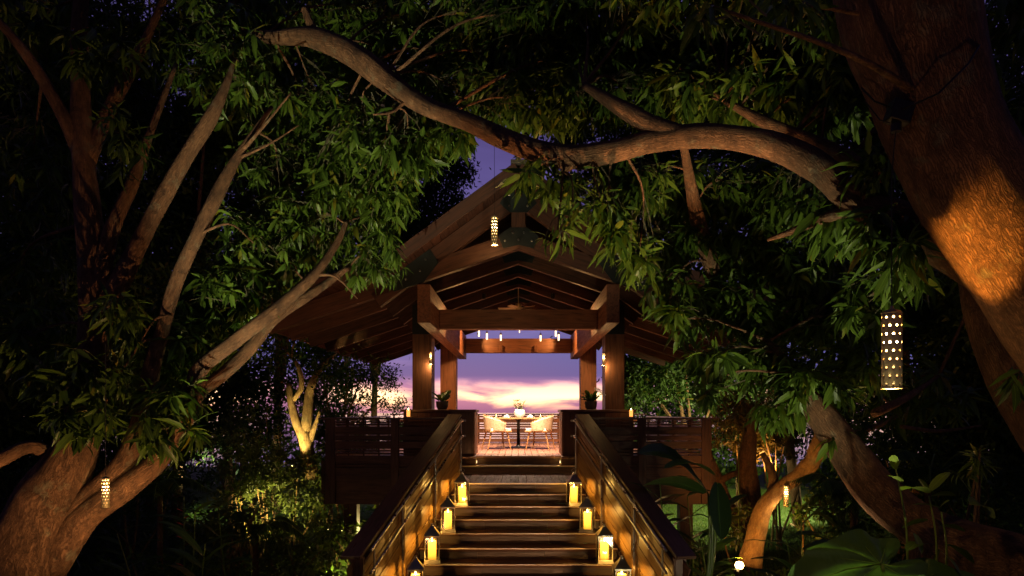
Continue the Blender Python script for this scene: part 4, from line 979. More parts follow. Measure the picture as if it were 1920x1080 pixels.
# ------------------------------------------------------------------ trees and shrubs farther off
def bgtree(x, d, hpx, crowns, label, mat=M_FARLEAF, leaf=.20, dens=1.0, trunkw=.3, bark=M_BARK, trunk=True, name='leafy_tree', group='dark trees around the pavilion'):
    """x: column of the trunk; crowns: (x, y, rx, ry) in pixels at depth d"""
    b = Vector(((x - 972) / F * d, d, 0)); b.z = gh(b.x, b.y)
    r = thing(name, label, 'tree', b, group); rg = random.Random(int(x * 7 + d)); L = Leaves(); cs = []
    for (cx_, cy_, rx, ry) in crowns:
        c = np.array(P(cx_, cy_, d + rg.uniform(-.6, .6))); R = np.array([rx * d / F, min(rx, ry) * d / F * .9, ry * d / F]); cs.append(c)
        area = math.pi * R[0] * R[2]; n = int(area * dens * 12 / (leaf * leaf * .26)); n = min(n, 60000)
        k = max(6, n // 160); cc = rvec(k) * (RNG.uniform(0, 1, k) ** .4)[:, None] * R + c       # clumps
        q = cc[RNG.integers(0, k, n)] + RNG.normal(0, 1, (n, 3)) * (R.mean() * .13 + .06)
        dd = rvec(n); dd[:, 2] -= .5; nn = rvec(n); nn[:, 2] += .6
        l = leaf * RNG.uniform(.6, 1.2, n); L.add(q, dd, nn, l, l * .17, np.zeros(n))
    if trunk:
        top = sum(cs) / len(cs); m = MB(); a = np.array(b) + [0, 0, -.2]
        pts = catmull([a, a * .6 + top * .4 + [rg.uniform(-.3, .3), 0, 0], top], 8); m.tube(pts, np.linspace(trunkw / 2, trunkw / 6, len(pts)), 12, .06, rg.randrange(99)); m.build('trunk', bark, r, auto=0)
        for c in cs:
            s = pts[rg.randrange(5, 11)]; m = MB(); lp = catmull([s, (s + c) / 2 + [0, 0, .2], c], 6); m.tube(lp, np.linspace(trunkw / 4, .02, len(lp)), 8, .05, rg.randrange(99)); m.build('limb', bark, r, auto=0)
    arr = L.arrays(); leaf_mesh('crown', arr, T4, F4, mat, r, None, 'stuff'); return r
DK = 'dark evergreen tree '
bgtree(-60, 13, 0, [(0, 150, 170, 200), (60, 480, 150, 200), (-60, 800, 150, 160)], DK + 'filling the outer edge behind the multi-stemmed tree', dens=.9)
bgtree(150, 15, 0, [(180, 240, 150, 170), (240, 560, 130, 170), (150, 760, 140, 130), (90, 40, 160, 130)], DK + 'directly behind the multi-stemmed trunk', dens=.8)
bgtree(330, 17, 0, [(400, 60, 140, 110), (350, 560, 120, 140), (430, 740, 110, 120)], DK + 'behind the forking limbs, beside the yellow tree', dens=.8)
bgtree(430, 22, 0, [(470, 400, 110, 100), (560, 470, 100, 60), (330, 420, 60, 90), (450, 230, 110, 80)], DK + 'seen above the long eave of the pavilion', dens=.75)
bgtree(280, 20, 0, [(250, 190, 110, 110), (330, 330, 90, 110), (200, 430, 110, 110), (390, 250, 80, 90)], DK + 'closing the gaps between the upright limbs', dens=.8)
bgtree(520, 19, 0, [(520, 300, 90, 90), (600, 430, 70, 60), (470, 170, 100, 90), (560, 520, 80, 50)], DK + 'peeping between the forking limbs and the long eave', dens=.7)
bgtree(700, 25, 0, [(780, 420, 80, 90), (840, 350, 58, 66), (700, 360, 100, 100), (610, 260, 60, 90), (800, 270, 60, 40), (700, 180, 130, 80)], DK + 'with a ragged crown beside the gable, against the violet sky', leaf=.2, dens=.8)
bgtree(600, 21.5, 0, [(600, 690, 90, 60), (680, 700, 66, 62), (720, 745, 50, 34), (610, 760, 80, 50)], 'small-leaved tree with sky glinting through, just behind the balustrade', leaf=.13, dens=.22, trunkw=.2)
bgtree(1330, 22, 0, [(1280, 650, 80, 90), (1220, 730, 60, 50), (1370, 700, 90, 80), (1180, 700, 40, 60)], DK + 'low behind the pavilion on the orchid side', dens=.7)
bgtree(1200, 26, 0, [(1130, 330, 90, 50), (1260, 380, 120, 90), (1230, 250, 150, 80), (1060, 240, 60, 40), (1000, 170, 120, 60)], DK + 'rising behind the roof ridge among the hanging leaves', leaf=.2, dens=.7)
bgtree(1500, 17, 0, [(1420, 330, 130, 130), (1480, 560, 140, 130), (1550, 150, 130, 110), (1400, 140, 110, 90)], DK + 'behind the arching limb near the big lantern', dens=.75)
bgtree(1750, 14, 0, [(1700, 500, 150, 170), (1780, 760, 170, 140), (1660, 280, 110, 130), (1640, 90, 120, 110)], DK + 'behind the huge leaning trunk', dens=.8)
bgtree(2050, 12, 0, [(1950, 300, 150, 240), (1980, 760, 160, 200), (1900, 600, 130, 150)], DK + 'at the outer edge past the huge leaning trunk', dens=.8)
bgtree(1150, 14.5, 0, [(1100, 60, 170, 110), (1300, 80, 160, 110), (900, 60, 160, 110), (700, 60, 150, 100), (530, 90, 120, 110)], DK + 'whose high crown closes the view above the arching limb', dens=.62, trunk=False)
# the far wood that closes the garden on both sides, too dense to count
def wood_mass(name, label, boxes, leaf=.30, lai=3.2):
    L = Leaves()
    for (x0, x1, y0, y1, z0, z1) in boxes:
        area = math.hypot(x1 - x0, y1 - y0) * (z1 - z0); n = int(area * lai / (leaf * leaf * .17 * .5) * .55); k = max(10, n // 120)
        cc = np.stack([RNG.uniform(x0, x1, k), RNG.uniform(y0, y1, k), z0 + (z1 - z0) * RNG.uniform(0, 1, k) ** 1.1], 1)
        q = cc[RNG.integers(0, k, n)] + RNG.normal(0, .38, (n, 3)); dd = rvec(n); dd[:, 2] -= .4; nn = rvec(n); nn[:, 2] += .5
        l = leaf * RNG.uniform(.6, 1.2, n); L.add(q, dd, nn, l, l * .17, np.zeros(n))
    o = leaf_mesh(name, L.arrays(), T4, F4, M_FARLEAF, None, None, 'stuff'); o['label'] = label; o['category'] = 'wood'; return o
wood_mass('far_wood', 'dense dark wood closing the garden beyond the pavilion on both sides', [(-27, -6.2, 25, 28, GZ - .3, 4.5), (-27, -12.5, 18, 21, GZ, 14), (11.5, 30, 25, 28, GZ - .3, 8), (12, 30, 18, 21, GZ, 14), (4.4, 11.5, 26, 28, GZ - .3, 3.4), (-28, -3.6, 25, 28, 3.5, 13.5), (1.6, 30, 25, 28, 5, 14), (6.5, 11.5, 31, 33, GZ - 1, 4.0), (-9, -5.2, 31, 33, GZ - 1, .2)])
def ground_cover():
    L = Leaves(); n = 26000; x = RNG.uniform(-12, 14, n); y = RNG.uniform(5, 20, n)
    ok = ~((np.abs(x) < 2.2) & (y < 13)) & ~((x > 1.5) & (x < 9) & (y > 12.5)) ; x, y = x[ok], y[ok]; n = len(x)
    z = np.array([gh(a, b) for a, b in zip(x, y)]) + RNG.uniform(0, .22, n); d = rvec(n); d[:, 2] = np.abs(d[:, 2]) * .8; nn = rvec(n) * .5; nn[:, 2] += 1; l = RNG.uniform(.08, .26, n)
    L.add(np.stack([x, y, z], 1), d, nn, l, l * .15, np.full(n, .3)); o = leaf_mesh('undergrowth', L.arrays(), T8, F8, M_LEAF, None, UV8, 'stuff'); o['label'] = 'low leafy ground cover in the garden beds'; o['category'] = 'ground cover'
ground_cover()
def lawn():
    n = 70000; x = RNG.uniform(2.2, 10, n); y = RNG.uniform(12.5, 26, n); z = np.array([gh(a, b) for a, b in zip(x, y)]); d = RNG.normal(0, .35, (n, 3)); d[:, 2] = 1; l = RNG.uniform(.04, .10, n); L = Leaves()
    L.add(np.stack([x, y, z - .005], 1), d, rvec(n), l, np.full(n, .006), np.zeros(n)); o = leaf_mesh('grass', L.arrays(), T4, F4, M_GRASS, None, None, 'stuff'); o['label'] = 'short lit lawn grass beyond the deck'; o['category'] = 'grass'
M_GRASS = leafmat('grass_blade', (0.07, 0.12, 0.02), (0.04, 0.075, 0.012), rib=False, rough=.6, trans=.3, spec=.2)
lawn()
# lit trees and shrubs
YL = 'yellow-lit shrub '
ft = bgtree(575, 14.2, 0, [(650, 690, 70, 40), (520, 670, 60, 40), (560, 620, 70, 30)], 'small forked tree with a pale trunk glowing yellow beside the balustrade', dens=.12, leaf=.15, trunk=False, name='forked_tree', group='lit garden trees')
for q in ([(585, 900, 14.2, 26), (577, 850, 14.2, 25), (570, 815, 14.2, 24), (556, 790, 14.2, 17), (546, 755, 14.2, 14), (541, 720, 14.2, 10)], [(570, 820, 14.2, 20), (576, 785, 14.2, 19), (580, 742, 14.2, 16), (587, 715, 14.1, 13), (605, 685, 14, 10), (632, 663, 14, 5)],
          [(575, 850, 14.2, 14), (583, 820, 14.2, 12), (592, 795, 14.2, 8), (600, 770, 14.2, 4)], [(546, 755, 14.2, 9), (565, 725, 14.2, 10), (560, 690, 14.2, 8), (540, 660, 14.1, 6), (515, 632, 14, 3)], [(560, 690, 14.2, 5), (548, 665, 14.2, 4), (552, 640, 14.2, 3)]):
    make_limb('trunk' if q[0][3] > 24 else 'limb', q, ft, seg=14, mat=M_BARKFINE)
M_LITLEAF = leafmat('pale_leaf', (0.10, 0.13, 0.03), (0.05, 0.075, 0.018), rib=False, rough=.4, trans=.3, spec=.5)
def shrub(x, y, d, rx, ry, label, leaf=.12, dens=.5, mat=M_LITLEAF, nstem=5, tall=False):
    b = Vector(((x - 972) / F * d, d, 0)); b.z = gh(b.x, b.y); r = thing('shrub', label, 'shrub', b, 'garden shrubs')
    c = np.array(P(x, y, d)); L = Leaves(); R = np.array([rx * d / F, min(1.2, rx * d / F * .8), ry * d / F])
    n = int(math.pi * R[0] * R[2] * dens * 7 / (leaf * leaf * .3)); k = max(8, n // 40)
    cc = rvec(k) * (RNG.uniform(0, 1, k) ** .4)[:, None] * R + c; ax = (cc - c) / (R + .01); ax[:, 2] += .3; ax += RNG.normal(0, .3, ax.shape)
    sprigs(L, cc, ax, 10, leaf * 1.3)
    m2 = n - k * 10
    if m2 > 0:
        q = cc[RNG.integers(0, k, m2)] + RNG.normal(0, .09, (m2, 3)); dd = rvec(m2); nn = rvec(m2); nn[:, 2] += .6; l = leaf * RNG.uniform(.6, 1.2, m2); L.add(q, dd, nn, l, l * .2, np.zeros(m2))
    for i in range(nstem):
        e = cc[RNG.integers(0, k)]; m = MB(); a = np.array(b) + [RNG.uniform(-.2, .2), RNG.uniform(-.2, .2), -.05]; pts = catmull([a, a * .5 + e * .5 + [RNG.uniform(-.15, .15), 0, 0], e], 5)
        m.tube(pts, np.linspace(.028, .008, len(pts)), 6, .05, i); m.build('stem', M_BARKFINE, r, auto=0)
    leaf_mesh('foliage', L.arrays(), T8, F8, mat, r, UV8, 'stuff'); return r
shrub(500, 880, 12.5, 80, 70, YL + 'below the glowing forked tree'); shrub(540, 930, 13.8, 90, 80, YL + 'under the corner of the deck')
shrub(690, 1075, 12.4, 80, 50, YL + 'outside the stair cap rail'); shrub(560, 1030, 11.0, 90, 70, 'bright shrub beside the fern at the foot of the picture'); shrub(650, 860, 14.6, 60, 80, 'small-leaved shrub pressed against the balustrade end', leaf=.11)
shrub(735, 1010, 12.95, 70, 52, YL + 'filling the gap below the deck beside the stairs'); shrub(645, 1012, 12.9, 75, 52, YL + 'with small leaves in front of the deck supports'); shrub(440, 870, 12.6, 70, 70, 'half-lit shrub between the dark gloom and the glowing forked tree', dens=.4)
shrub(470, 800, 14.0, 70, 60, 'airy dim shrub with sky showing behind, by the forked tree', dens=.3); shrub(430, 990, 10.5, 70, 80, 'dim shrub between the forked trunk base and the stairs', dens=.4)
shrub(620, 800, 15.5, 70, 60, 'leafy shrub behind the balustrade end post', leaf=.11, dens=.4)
shrub(1380, 790, 15.0, 60, 60, 'rust and yellow shrub beside the balustrade corner', mat=M_BROWNLEAF, dens=.7, leaf=.11); shrub(1450, 800, 14.6, 70, 70, 'rust-lit shrub above the orange trunk', mat=M_BROWNLEAF, dens=.7, leaf=.12)
shrub(1400, 850, 15.6, 40, 20, 'small bush hanging over the lit lawn', mat=M_BROWNLEAF, dens=.6, leaf=.1)
shrub(1390, 985, 12.5, 30, 36, 'small bright bush behind the orange trunk foot', leaf=.12, dens=.5)
shrub(1560, 960, 10.0, 90, 70, 'dim shrub beside the orange lit trunk', mat=M_FARLEAF, dens=.5); shrub(1650, 1040, 8.5, 90, 50, 'dim shrub under the curving low trunk', mat=M_FARLEAF, dens=.5)
shrub(1280, 1030, 10.0, 60, 50, 'dim shrub beside the stair foot and the lawn', mat=M_FARLEAF, dens=.35); shrub(320, 1050, 9.8, 90, 30, 'low shrub near the small hanging lantern', mat=M_FARLEAF, dens=.4)
shrub(1700, 880, 12.0, 120, 100, 'dark bush in the far gloom behind the curving trunk', mat=M_FARLEAF, dens=.5); shrub(1850, 950, 10.5, 110, 80, 'dark bush between two trunks', mat=M_FARLEAF, dens=.5)
shrub(260, 900, 13.5, 130, 90, 'dark bush in the gloom behind the forked trunk', mat=M_FARLEAF, dens=.5); shrub(60, 960, 12.5, 120, 110, 'dark bush at the outer edge behind the trunk', mat=M_FARLEAF, dens=.5)
shrub(1820, 860, 5.45, 34, 50, 'young leafy shoots sprouting from the curving trunk, upper clump', mat=M_LEAFY, dens=.12, leaf=.10, nstem=3)

# the orange lit trunk and its dark neighbours
ot = thing('lit_tree', 'crooked tree trunk lit orange from below by the garden spotlight', 'tree', P(1415, 1060, 10.8).xy.to_3d() + Vector((0, 0, GZ)), 'lit garden trees')
for q, w in (([(1404, 1060, 10.8, 44), (1416, 1010, 10.8, 34), (1432, 955, 10.8, 31), (1462, 918, 10.7, 30), (1495, 892, 10.6, 28), (1515, 868, 10.5, 24), (1560, 842, 10.2, 14)], 'trunk'),
             ([(1440, 950, 10.8, 24), (1450, 915, 10.9, 20), (1447, 885, 11, 14), (1430, 850, 11.2, 8)], 'limb'), ([(1500, 890, 10.6, 24), (1520, 870, 10.5, 28), (1532, 845, 10.4, 30), (1545, 800, 10.2, 20), (1560, 740, 10, 12)], 'limb'),
             ([(1510, 870, 10.5, 14), (1545, 850, 10.6, 10), (1590, 855, 10.7, 6)], 'limb'), ([(1520, 860, 10.5, 16), (1560, 830, 10.6, 16), (1640, 800, 10.9, 12), (1700, 770, 11.2, 8)], 'limb')):
    make_limb(w, q, ot, seg=18, mat=M_BARKFINE, seed=31, lump=.1)
m = Leaves(); sprigs(m, np.array([P(1570 + RNG.uniform(-50, 60), 790 + RNG.uniform(-40, 40), 10.2) for _ in range(22)]), RNG.normal(0, 1, (22, 3)), 10, .18); leaf_mesh('foliage', m.arrays(), T8, F8, M_LEAF, ot, UV8, 'stuff')
dtk = thing('dark_tree', 'dark double trunk with a lit orange side limb, standing by the lit lawn', 'tree', (P(1400, 960, 14).x, 14, GZ), 'lit garden trees')
for q in ([(1412, 1010, 14, 46), (1408, 940, 14, 36), (1400, 880, 14, 34), (1405, 830, 14, 26), (1412, 760, 14, 16)], [(1385, 985, 14, 30), (1360, 935, 14, 22), (1338, 880, 14.1, 18), (1315, 820, 14.1, 12)], [(1396, 900, 14, 16), (1378, 888, 14, 12), (1352, 900, 14, 12), (1325, 905, 14.2, 6)]):
    make_limb('trunk' if q[0][3] > 20 else 'limb', q, dtk, seg=16, seed=33, lump=.08)
m = Leaves(); sprigs(m, np.array([P(1400 + RNG.uniform(-60, 60), 780 + RNG.uniform(-60, 30), 14) for _ in range(60)]), RNG.normal(0, 1, (60, 3)), 10, .17); leaf_mesh('foliage', m.arrays(), T8, F8, M_BROWNLEAF, dtk, UV8, 'stuff')

# ------------------------------------------------------------------ broad-leaved plants: every big leaf is a part
def big_leaf(name, base, tip, width, mat, parent, sag=.15, roll=0.0, n=10, split=0):
    a, b = np.array(base, float), np.array(tip, float); ax = b - a; Ln = np.linalg.norm(ax); up = np.array([0, 0, 1.0]); side = np.cross(ax, up); side /= np.linalg.norm(side) + 1e-9
    nn = np.cross(side, ax / Ln); side = side * math.cos(roll) + nn * math.sin(roll); nn = np.cross(side, ax / Ln)
    vs = []; uv = []; fs = []; cols = 7
    for i in range(n + 1):
        t = i / n; c = a + ax * t + up * sag * Ln * math.sin(math.pi * t * .9) ; w = width * (math.sin(math.pi * min(1, t * .92 + .04)) ** .7) * (1 - .25 * t)
        if i == n: w *= .05
        for k in range(cols):
            v = (k - 3) / 3; z = .18 * abs(v) + .03 * math.sin(i * 2.3 + k)
            vs.append(c + side * (v * w) + nn * (z * w)); uv.append((v, t))
    for i in range(n):
        for k in range(cols - 1): fs.append((i * cols + k, i * cols + k + 1, (i + 1) * cols + k + 1, (i + 1) * cols + k))
    m = MB(); m.add(vs, fs, uv); return m.build(name, mat, parent, auto=0)
def stem_plant(x, d, ytop, label, nleaf=8, ll=.42, lean=.1, mat=M_BIGLEAF, group='ginger stems in the undergrowth', lw=.13):
    """upright cane with alternate blade leaves"""
    b = Vector(((x - 972) / F * d, d, 0)); b.z = gh(b.x, b.y); r = thing('ginger_plant', label, 'plant', b, group); rg = random.Random(int(x))
    top = np.array(P(x + rg.uniform(-40, 40), ytop, d + rg.uniform(-.2, .2))); a = np.array(b) - [0, 0, .03]; pts = catmull([a, (a + top) / 2 + [rg.uniform(-.1, .1), 0, .05], top], 8)
    m = MB(); m.tube(pts, np.linspace(.016, .007, len(pts)), 7); m.build('stem', M_LEAFY, r, auto=0)
    for k in range(nleaf):
        f = .35 + .65 * k / (nleaf - 1); p = pts[min(len(pts) - 1, int(f * (len(pts) - 1)))]; az = (k % 2) * math.pi + rg.uniform(-.5, .5) + lean
        dv = np.array([math.cos(az), math.sin(az) * .7, rg.uniform(.1, .6)]); big_leaf('leaf', p, p + dv * ll * rg.uniform(.8, 1.15), ll * lw, mat, r, .12, rg.uniform(-.3, .3))
    return r
for i, (x, d, yt, lab) in enumerate([(1262, 9.2, 905, 'below the deck corner, nearest the stair rail'), (1300, 9.6, 930, 'against the lawn, second from the stair rail'), (1335, 9.0, 960, 'with arching blades in front of the lawn'), (1225, 9.8, 950, 'just outside the stair cap rail'),
                   (1345, 8.8, 1010, 'before the small bright bush'), (1505, 8.0, 1010, 'in front of the orange trunk foot'), (1540, 7.8, 985, 'between the orange trunk and the curving trunk'),
                   (440, 9.5, 960, 'standing dim below the forked tree'), (330, 9.0, 960, 'in the gloom right of the small lantern'), (255, 9.2, 1000, 'under the forked trunk near the small lantern'), (395, 8.6, 1020, 'low beside the yellow shrubs'), (1600, 8.8, 930, 'behind the curving trunk')]):
    stem_plant(x, d, yt, 'ginger plant with alternate blade leaves ' + lab, 9, .5)
hp = thing('heliconia_plant', 'heliconia with two broad glossy leaves in front of the balustrade above the lawn', 'plant', (P(1240, 1000, 8.0).x, 8.0, GZ), 'broad-leaved plants')
for q in ([(1330, 930, 7.8), (1195, 862, 7.5), .24, .22, .5], [(1322, 925, 7.7), (1205, 915, 7.3), .15, .10, -.5], [(1345, 905, 7.8), (1352, 1010, 7.4), .17, -.05, .5], [(1338, 890, 7.9), (1245, 885, 7.2), .12, .12, .2]):
    big_leaf('leaf', P(*q[0]), P(*q[1]), q[2], M_BIGLEAF, hp, q[3], q[4], 14)
for (x, y) in ((1335, 935), (1345, 905), (1328, 925)):
    m = MB(); e = np.array(P(x, y, 7.8)); a = np.array([P(1300, 1000, 8).x, 8.0, GZ]); m.tube(catmull([a, (a + e) / 2 + [.1, 0, .2], e], 8), np.linspace(.03, .012, 17), 8); m.build('leaf_stalk', M_LEAFY, hp, auto=0)
def heart_leaf(name, base, tip, width, mat, parent, roll):
    a, b = np.array(base, float), np.array(tip, float); ax = b - a; Ln = np.linalg.norm(ax); x = ax / Ln; up = np.array([0, 0, 1.0]); sd_ = np.cross(x, up); sd_ /= np.linalg.norm(sd_); nn = np.cross(sd_, x)
    sd_, nn = sd_ * math.cos(roll) + nn * math.sin(roll), nn * math.cos(roll) - sd_ * math.sin(roll)
    vs = [a]; uv = [(0, .2)]; K, Rr = 40, 5; fs = []
    for r in range(1, Rr + 1):
        for k in range(K):
            t = k / K * 2 * math.pi; f = r / Rr; c = math.cos(t)
            rad = (.62 + .38 * c) if c > 0 else (.62 - .30 * abs(c) ** 6 * 1.0); rad *= 1 if c < .9 else 1 + (c - .9) * 1.2
            notch = 1 - .62 * math.exp(-((t - math.pi) / .32) ** 2); e = rad * notch * (1 + .025 * math.sin(9 * t))
            w = .05 * math.sin(6 * t + r) * f + .10 * f * f * abs(math.sin(t)) - .10 * f * f * max(0, c)
            vs.append(a + x * (e * f * c * Ln * 1.0) + sd_ * (e * f * math.sin(t) * width * 1.7) + nn * (w * Ln)); uv.append((math.sin(t) * f, .2 + .8 * f * max(0, c)))
    fs += [(0, 1 + k, 1 + (k + 1) % K) for k in range(K)]
    for r in range(Rr - 1): fs += [(1 + r * K + k, 1 + (r + 1) * K + k, 1 + (r + 1) * K + (k + 1) % K, 1 + r * K + (k + 1) % K) for k in range(K)]
    m = MB(); m.add(vs, fs, uv); o = m.build(name, mat, parent, auto=0)
    m = MB(); m.tube([a + nn * .004, (a + b) / 2 + nn * .01, a + x * Ln * .93 + nn * (-.07 * Ln)], [.005, .004, .001], 5)
    for t in (.5, 1.0, 1.6, 2.3, -.5, -1.0, -1.6, -2.3):
        m.tube([a + nn * .004, a + (x * math.cos(t) * Ln + sd_ * math.sin(t) * width * 1.7) * .52 + nn * .05 * Ln * abs(math.sin(t))], [.003, .0008], 4)
    m.build('leaf_vein', M_LEAFY, parent, auto=0); return o
b2 = thing('taro_plant', 'taro with huge heart-shaped leaves at the foot of the picture under the curving trunk', 'plant', (P(1660, 1100, 4.6).x, 4.6, GZ), 'broad-leaved plants')
heart_leaf('leaf', P(1650, 1058, 4.5), P(1515, 1082, 4.1), .22, M_BIGLEAF, b2, .55)
heart_leaf('leaf', P(1735, 1085, 4.7), P(1850, 1110, 4.5), .18, M_BIGLEAF, b2, -.4)
for q in ([(1505, 1120, 4.8), (1503, 1018, 4.7), .035, .02, 1.2],):
    big_leaf('leaf', P(*q[0]), P(*q[1]), q[2], M_BIGLEAF, b2, q[3], q[4], 14)
m = MB(); e = np.array(P(1655, 1060, 4.4)); a = np.array([P(1660, 1100, 4.6).x, 4.6, GZ]); m.tube(catmull([a, (a + e) / 2 + [.1, 0, .1], e], 8), np.linspace(.03, .012, 17), 8); m.build('leaf_stalk', M_LEAFY, b2, auto=0)
yg = thing('young_plant', 'young bright green plant with pointed leaves climbing in front of the curving trunk', 'plant', (P(1745, 1100, 5.1).x, 5.1, GZ), 'broad-leaved plants')
for st_x, (x0, y0), (x1, y1) in ((0, (1750, 1120), (1742, 930)), (1, (1765, 1120), (1765, 960)), (2, (1700, 1120), (1680, 880))):
    m = MB(); m.tube(catmull([P(x0, y0 + 60, 5.0), P((x0 + x1) / 2 + 10, (y0 + y1) / 2, 4.9), P(x1, y1, 4.9)], 6), np.linspace(.011, .005, 13), 6); m.build('stem', M_LEAFY, yg, auto=0)
for q in ([(1742, 922), (1782, 886)], [(1742, 924), (1722, 898)], [(1745, 930), (1793, 932)], [(1740, 925), (1690, 922)], [(1763, 950), (1782, 938)], [(1762, 952), (1708, 948)], [(1764, 985), (1810, 998)], [(1740, 975), (1690, 992)], [(1735, 1020), (1700, 1036)], [(1762, 1030), (1748, 1078)], [(1775, 1020), (1826, 1060)],
          [(1765, 1035), (1800, 1078)], [(1680, 880), (1672, 855)], [(1680, 885), (1690, 862)], [(1690, 905), (1668, 895)], [(1845, 950), (1865, 975)], [(1845, 950), (1855, 935)], [(1845, 952), (1818, 948)], [(1715, 1000), (1728, 1040)]):
    a, c = P(*q[0], 4.9), P(*q[1], 4.9 - random.uniform(-.1, .25)); big_leaf('leaf', a, c, (c - a).length * .17, M_LEAFY, yg, .08, random.uniform(-.9, .9), 8)
# palm fronds in the gloom
def frond(a, b, root, droop=.2, n=26, ll=.3, mat=M_FARLEAF):
    a, b = np.array(a, float), np.array(b, float); pts = catmull([a, (a + b) / 2 + [0, 0, droop], b - [0, 0, droop * .5]], 12); m = MB(); m.tube(pts, np.linspace(.012, .003, len(pts)), 5)
    L = Leaves(); T = np.gradient(pts, axis=0); T /= np.linalg.norm(T, axis=1)[:, None]
    for i in range(3, len(pts)):
        s = np.cross(T[i], [0, 0, 1]); s /= np.linalg.norm(s)
        for sg in (-1, 1):
            d = s * sg + T[i] * .7 + np.array([0, 0, -.35]); l = ll * math.sin(math.pi * (i / len(pts)) ** .7) + .05
            L.add(pts[i][None], d[None], np.array([[0, 0, 1.0]]), np.array([l]), np.array([l * .07]), np.array([.2]))
    m.build('frond_stalk', M_LEAFY, root, auto=0); leaf_mesh('frond', L.arrays(), T8, F8, mat, root, UV8)
for (x, y, d, lab) in ((480, 1000, 10.8, 'small palm with fine fronds among the yellow shrubs'), (1600, 945, 9.0, 'small palm just behind the bend of the curving trunk'), (1740, 905, 8.6, 'small palm in the gloom behind the curving trunk'), (300, 930, 10.8, 'small palm in the gloom near the forked trunk')):
    b = P(x, y, d); r = thing('small_palm', lab, 'palm', (b.x, d, gh(b.x, d)), 'small palms'); m = MB(); m.tube([(b.x, d, gh(b.x, d) - .05), (b.x, d, b.z)], [.05, .04], 10); m.build('trunk', M_BARK, r, auto=0)
    for k in range(9):
        a = k * 2 * math.pi / 9 + random.uniform(-.2, .2); frond(b, b + Vector((math.cos(a) * .8, math.sin(a) * .7, random.uniform(-.1, .45))), r)
# red heliconia spikes
for (x, yt, yb, d, lab) in ((345, 960, 1075, 9.4, 'drooping red heliconia flower spike in the gloom below the forked tree'), (1385, 885, 930, 12.2, 'dark zigzag heliconia spike against the lit lawn')):
    r = thing('heliconia_spike', lab, 'flower', P(x, yb, d), 'heliconia flower spikes'); m = MB(); m.tube([P(x, yb + 60, d), P(x, yt - 30, d)], [.008, .006], 6); m.build('stem', M_LEAFY, r, auto=0)
    mt = plain('red_bract_%d' % x, (.30, .03, .02) if x < 900 else (.05, .03, .02), .5); n = 9
    for k in range(n):
        c = P(x, yt + (yb - yt) * k / n, d); s = 1 if k % 2 else -1; big_leaf('bract', c, c + Vector((s * .11, -.02, .05)), .014, mt, r, .05, .3, 5)

# ------------------------------------------------------------------ plants on the pedestals
def potted(x, y, d, label, hi, orchid=False):
    b = P(x, y, d); b.z = .941; r = thing('potted_plant', label, 'plant', b, 'potted plants on the pedestals'); m = MB()
    m.lathe([(0, 0), (.09, 0), (.12, .06), (.13, .17), (.12, .17), (.11, .15), (0, .15)], 20, b); m.build('pot', M_POT, r)
    for k in range(28):
        a = random.uniform(0, 6.28); dv = Vector((math.cos(a), math.sin(a), random.uniform(.2, 1.4))).normalized() * random.uniform(.14, .3) * hi; s = b + Vector((0, 0, .15)); big_leaf('leaf', s + dv * .25, s + dv, .045, M_BIGLEAF, r, .15, random.uniform(-.5, .5), 6)
    if orchid:
        m = MB(); e = b + Vector((.30, -.05, .02)); pts = catmull([b + Vector((0, 0, .15)), b + Vector((.1, -.02, .42)), b + Vector((.26, -.04, .30))], 6); m.tube(pts, [.004] * len(pts), 5); m.build('stem', M_LEAFY, r, auto=0)
        for p in pts[6:]:
            m = MB(); c = Vector(p)
            for q in range(5):
                t = q * 6.283 / 5; dv = Vector((math.cos(t), -.3, math.sin(t))); m.add([c, c + dv * .03 + Vector((0, 0, .012)), c + dv * .05, c + dv * .03 - Vector((0, 0, .012))], [(0, 1, 2, 3)])
            m.build('petals', M_WHITE, r, auto=0)
potted(829, 768, 13.55, 'low leafy plant in a dark pot on the pedestal nearest the forked yellow tree', 1.1)
potted(1108, 768, 13.55, 'leafy plant with white orchid spray in a dark pot on the other pedestal', 1.15, True)

# ------------------------------------------------------------------ garden spotlights: each lamp is a fitting on a spike, some are added fill
def garden_spot(loc, tgt, power, col, deg, label, blend=.6, face=True):
    loc = Vector(loc); r = thing('garden_spotlight', label, 'spotlight', loc, 'spotlights standing in the garden beds')
    dv = (Vector(tgt) - loc).normalized(); M = dv.to_track_quat('Z', 'Y').to_matrix()
    m = MB(); m.lathe([(.0, -.14), (.035, -.13), (.045, -.02), (.055, .0), (.050, .0), (.040, -.03), (.0, -.03)], 16, loc, M); m.build('head', M_BLACK, r)
    m = MB(); m.lathe([(0, -.026), (.038, -.026), (0, -.024)], 16, loc, M); m.build('lens', M_SPOTFACE, r)
    m = MB(); m.tube([loc - dv * .09, loc - dv * .09 - Vector((0, 0, .12)), Vector((loc.x, loc.y, loc.z - .35)) - dv * .09], [.012, .012, .008], 8); m.build('spike', M_BLACK, r)
    if 'glaring' in label:
        m = MB(); m.lathe([(0, 0), (.042, .012), (.058, .05), (.042, .09), (0, .105)], 14, loc + Vector((0, -.03, .0))); m.build('glow_dome', M_SPOTFACE, r)
    spotlight(loc, tgt, power, col, deg, blend, .04, r); return r
WARM, AMB, NEU, YEL = (1, .52, .22), (1, .42, .08), (1, .92, .58), (1, .80, .28)
def gp(x, y, h=.35): return (x, y, gh(x, y) + h)
garden_spot(gp(-2.6, 3.6), P(640, 330, 8.4), 2400, NEU, 36, 'spotlight in the bed before the multi-stemmed tree, aimed at its bright leaves')
garden_spot(gp(1.9, 2.6), P(1290, 400, 7.2), 1050, NEU, 44, 'spotlight in the bed before the stairs, aimed at the hanging leaves')
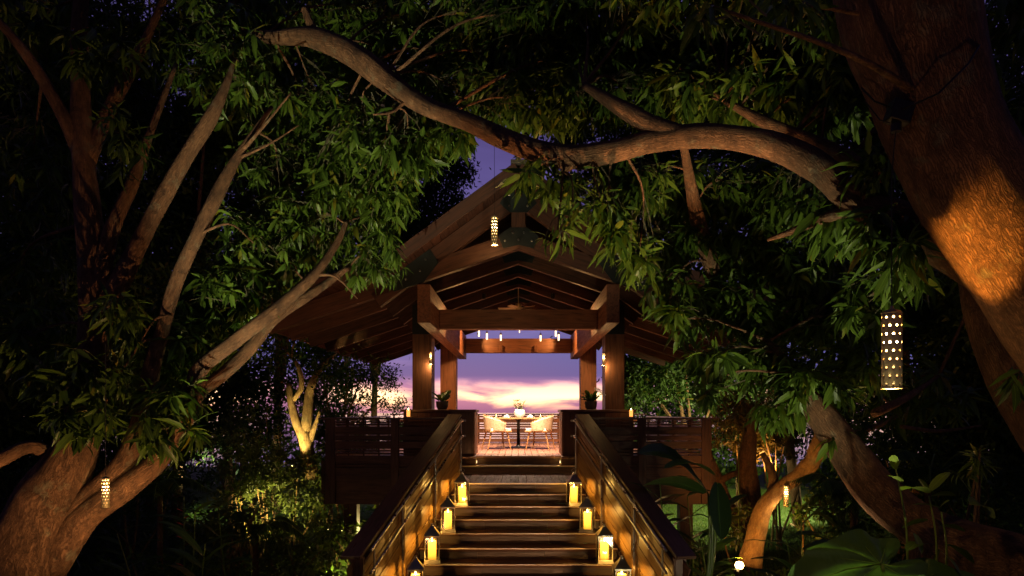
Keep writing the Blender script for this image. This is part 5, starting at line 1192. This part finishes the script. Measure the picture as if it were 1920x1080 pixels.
garden_spot(gp(1.2, 4.9, .5), P(1140, 265, 6.3), 1500, (1, .50, .20), 44, 'spotlight nearest the stair foot, aimed at the arching limb')
garden_spot(gp(-2.0, 4.6), P(330, 720, 7.1), 520, WARM, 75, 'spotlight under the multi-stemmed tree, aimed at its fork')
garden_spot(gp(-.9, 4.6), P(960, 480, 12), 40, (1, .36, .18), 60, 'spotlight beside the stair foot, aimed at the gable')
garden_spot(P(1560, 1250, 4.0), P(1838, 452, 4.0), 1500, (1, .42, .06), 12.5, 'added amber spotlight standing in for the big lantern, aimed at the leaning trunk', .6)  # added lamp, replaces the hanging lantern's light on the bark
garden_spot(P(545, 905, 13.4), P(572, 790, 14.2), 900, YEL, 34, 'yellow spotlight at the foot of the forked tree')
garden_spot(P(455, 1010, 11.0), P(520, 930, 13.8), 950, YEL, 44, 'yellow spotlight among the shrubs by the fern')
garden_spot(P(600, 1095, 11.0), P(690, 1050, 13.2), 900, YEL, 38, 'yellow spotlight behind the stair rail')
garden_spot(P(735, 1010, 14.6), P(655, 1005, 12.6), 420, YEL, 95, 'added yellow spotlight under the deck, backlighting the shrubs')  # added lamp that makes the leaves glow without lighting the fascia
garden_spot(P(1385, 1066, 9.0), P(1440, 940, 10.8), 330, AMB, 70, 'glaring amber spotlight at the foot of the orange lit trunk')
garden_spot(P(1450, 900, 14.0), P(1400, 790, 15.0), 260, (1, .50, .14), 80, 'spotlight under the rust coloured shrubs')
garden_spot((8.5, 17.5, GZ + 3.0), (5.6, 21, GZ), 3500, (1, .95, .45), 120, 'tall spotlight washing the lawn beyond the deck')
garden_spot((1.3, 14.6, GZ + 1.1), (5.4, 19.5, GZ), 900, (1, .95, .45), 110, 'added second spotlight beneath the deck, washing the lawn')  # extra lamp added to brighten the grass
garden_spot((-8.5, 16.5, GZ + 1.6), (-6.5, 22, GZ), 300, (.95, 1, .6), 110, 'tall spotlight washing the lawn near the dark trees')
garden_spot(P(1560, 1090, 6.5), P(1600, 850, 6.0), 60, WARM, 70, 'spotlight under the curving low trunk')
garden_spot(gp(.5, 2.2, .3), (0, 9.2, -1.1), 900, WARM, 13.5, 'added low fill spotlight on the path, aimed up the flight of stairs', .5)  # added lamp, brightens the step nosings from the front
garden_spot(gp(2.3, 4.9, .3), P(1270, 890, 7.6), 80, NEU, 70, 'small added fill spotlight under the heliconia with glossy leaves')  # fill lamp added so the dark leaves show
garden_spot(gp(-2.4, 7.2, .3), P(700, 860, 12.9), 20, (1, .45, .2), 44, 'small added spotlight beside the stairs, aimed at the slatted deck front near the forked tree')  # fill lamp added to make the boards readable
garden_spot(gp(2.9, 7.2, .3), P(1250, 860, 12.9), 20, (1, .45, .2), 44, 'small added spotlight beside the stairs, aimed at the slatted deck front above the lawn')  # matching added fill for the other deck front
garden_spot((.9, 1.2, GZ + .35), P(1760, 190, 4.0), 120, WARM, 50, 'added fill spotlight nearest the camera side of the path, aimed high on the huge trunk')  # warm fill added to bring out the upper bark
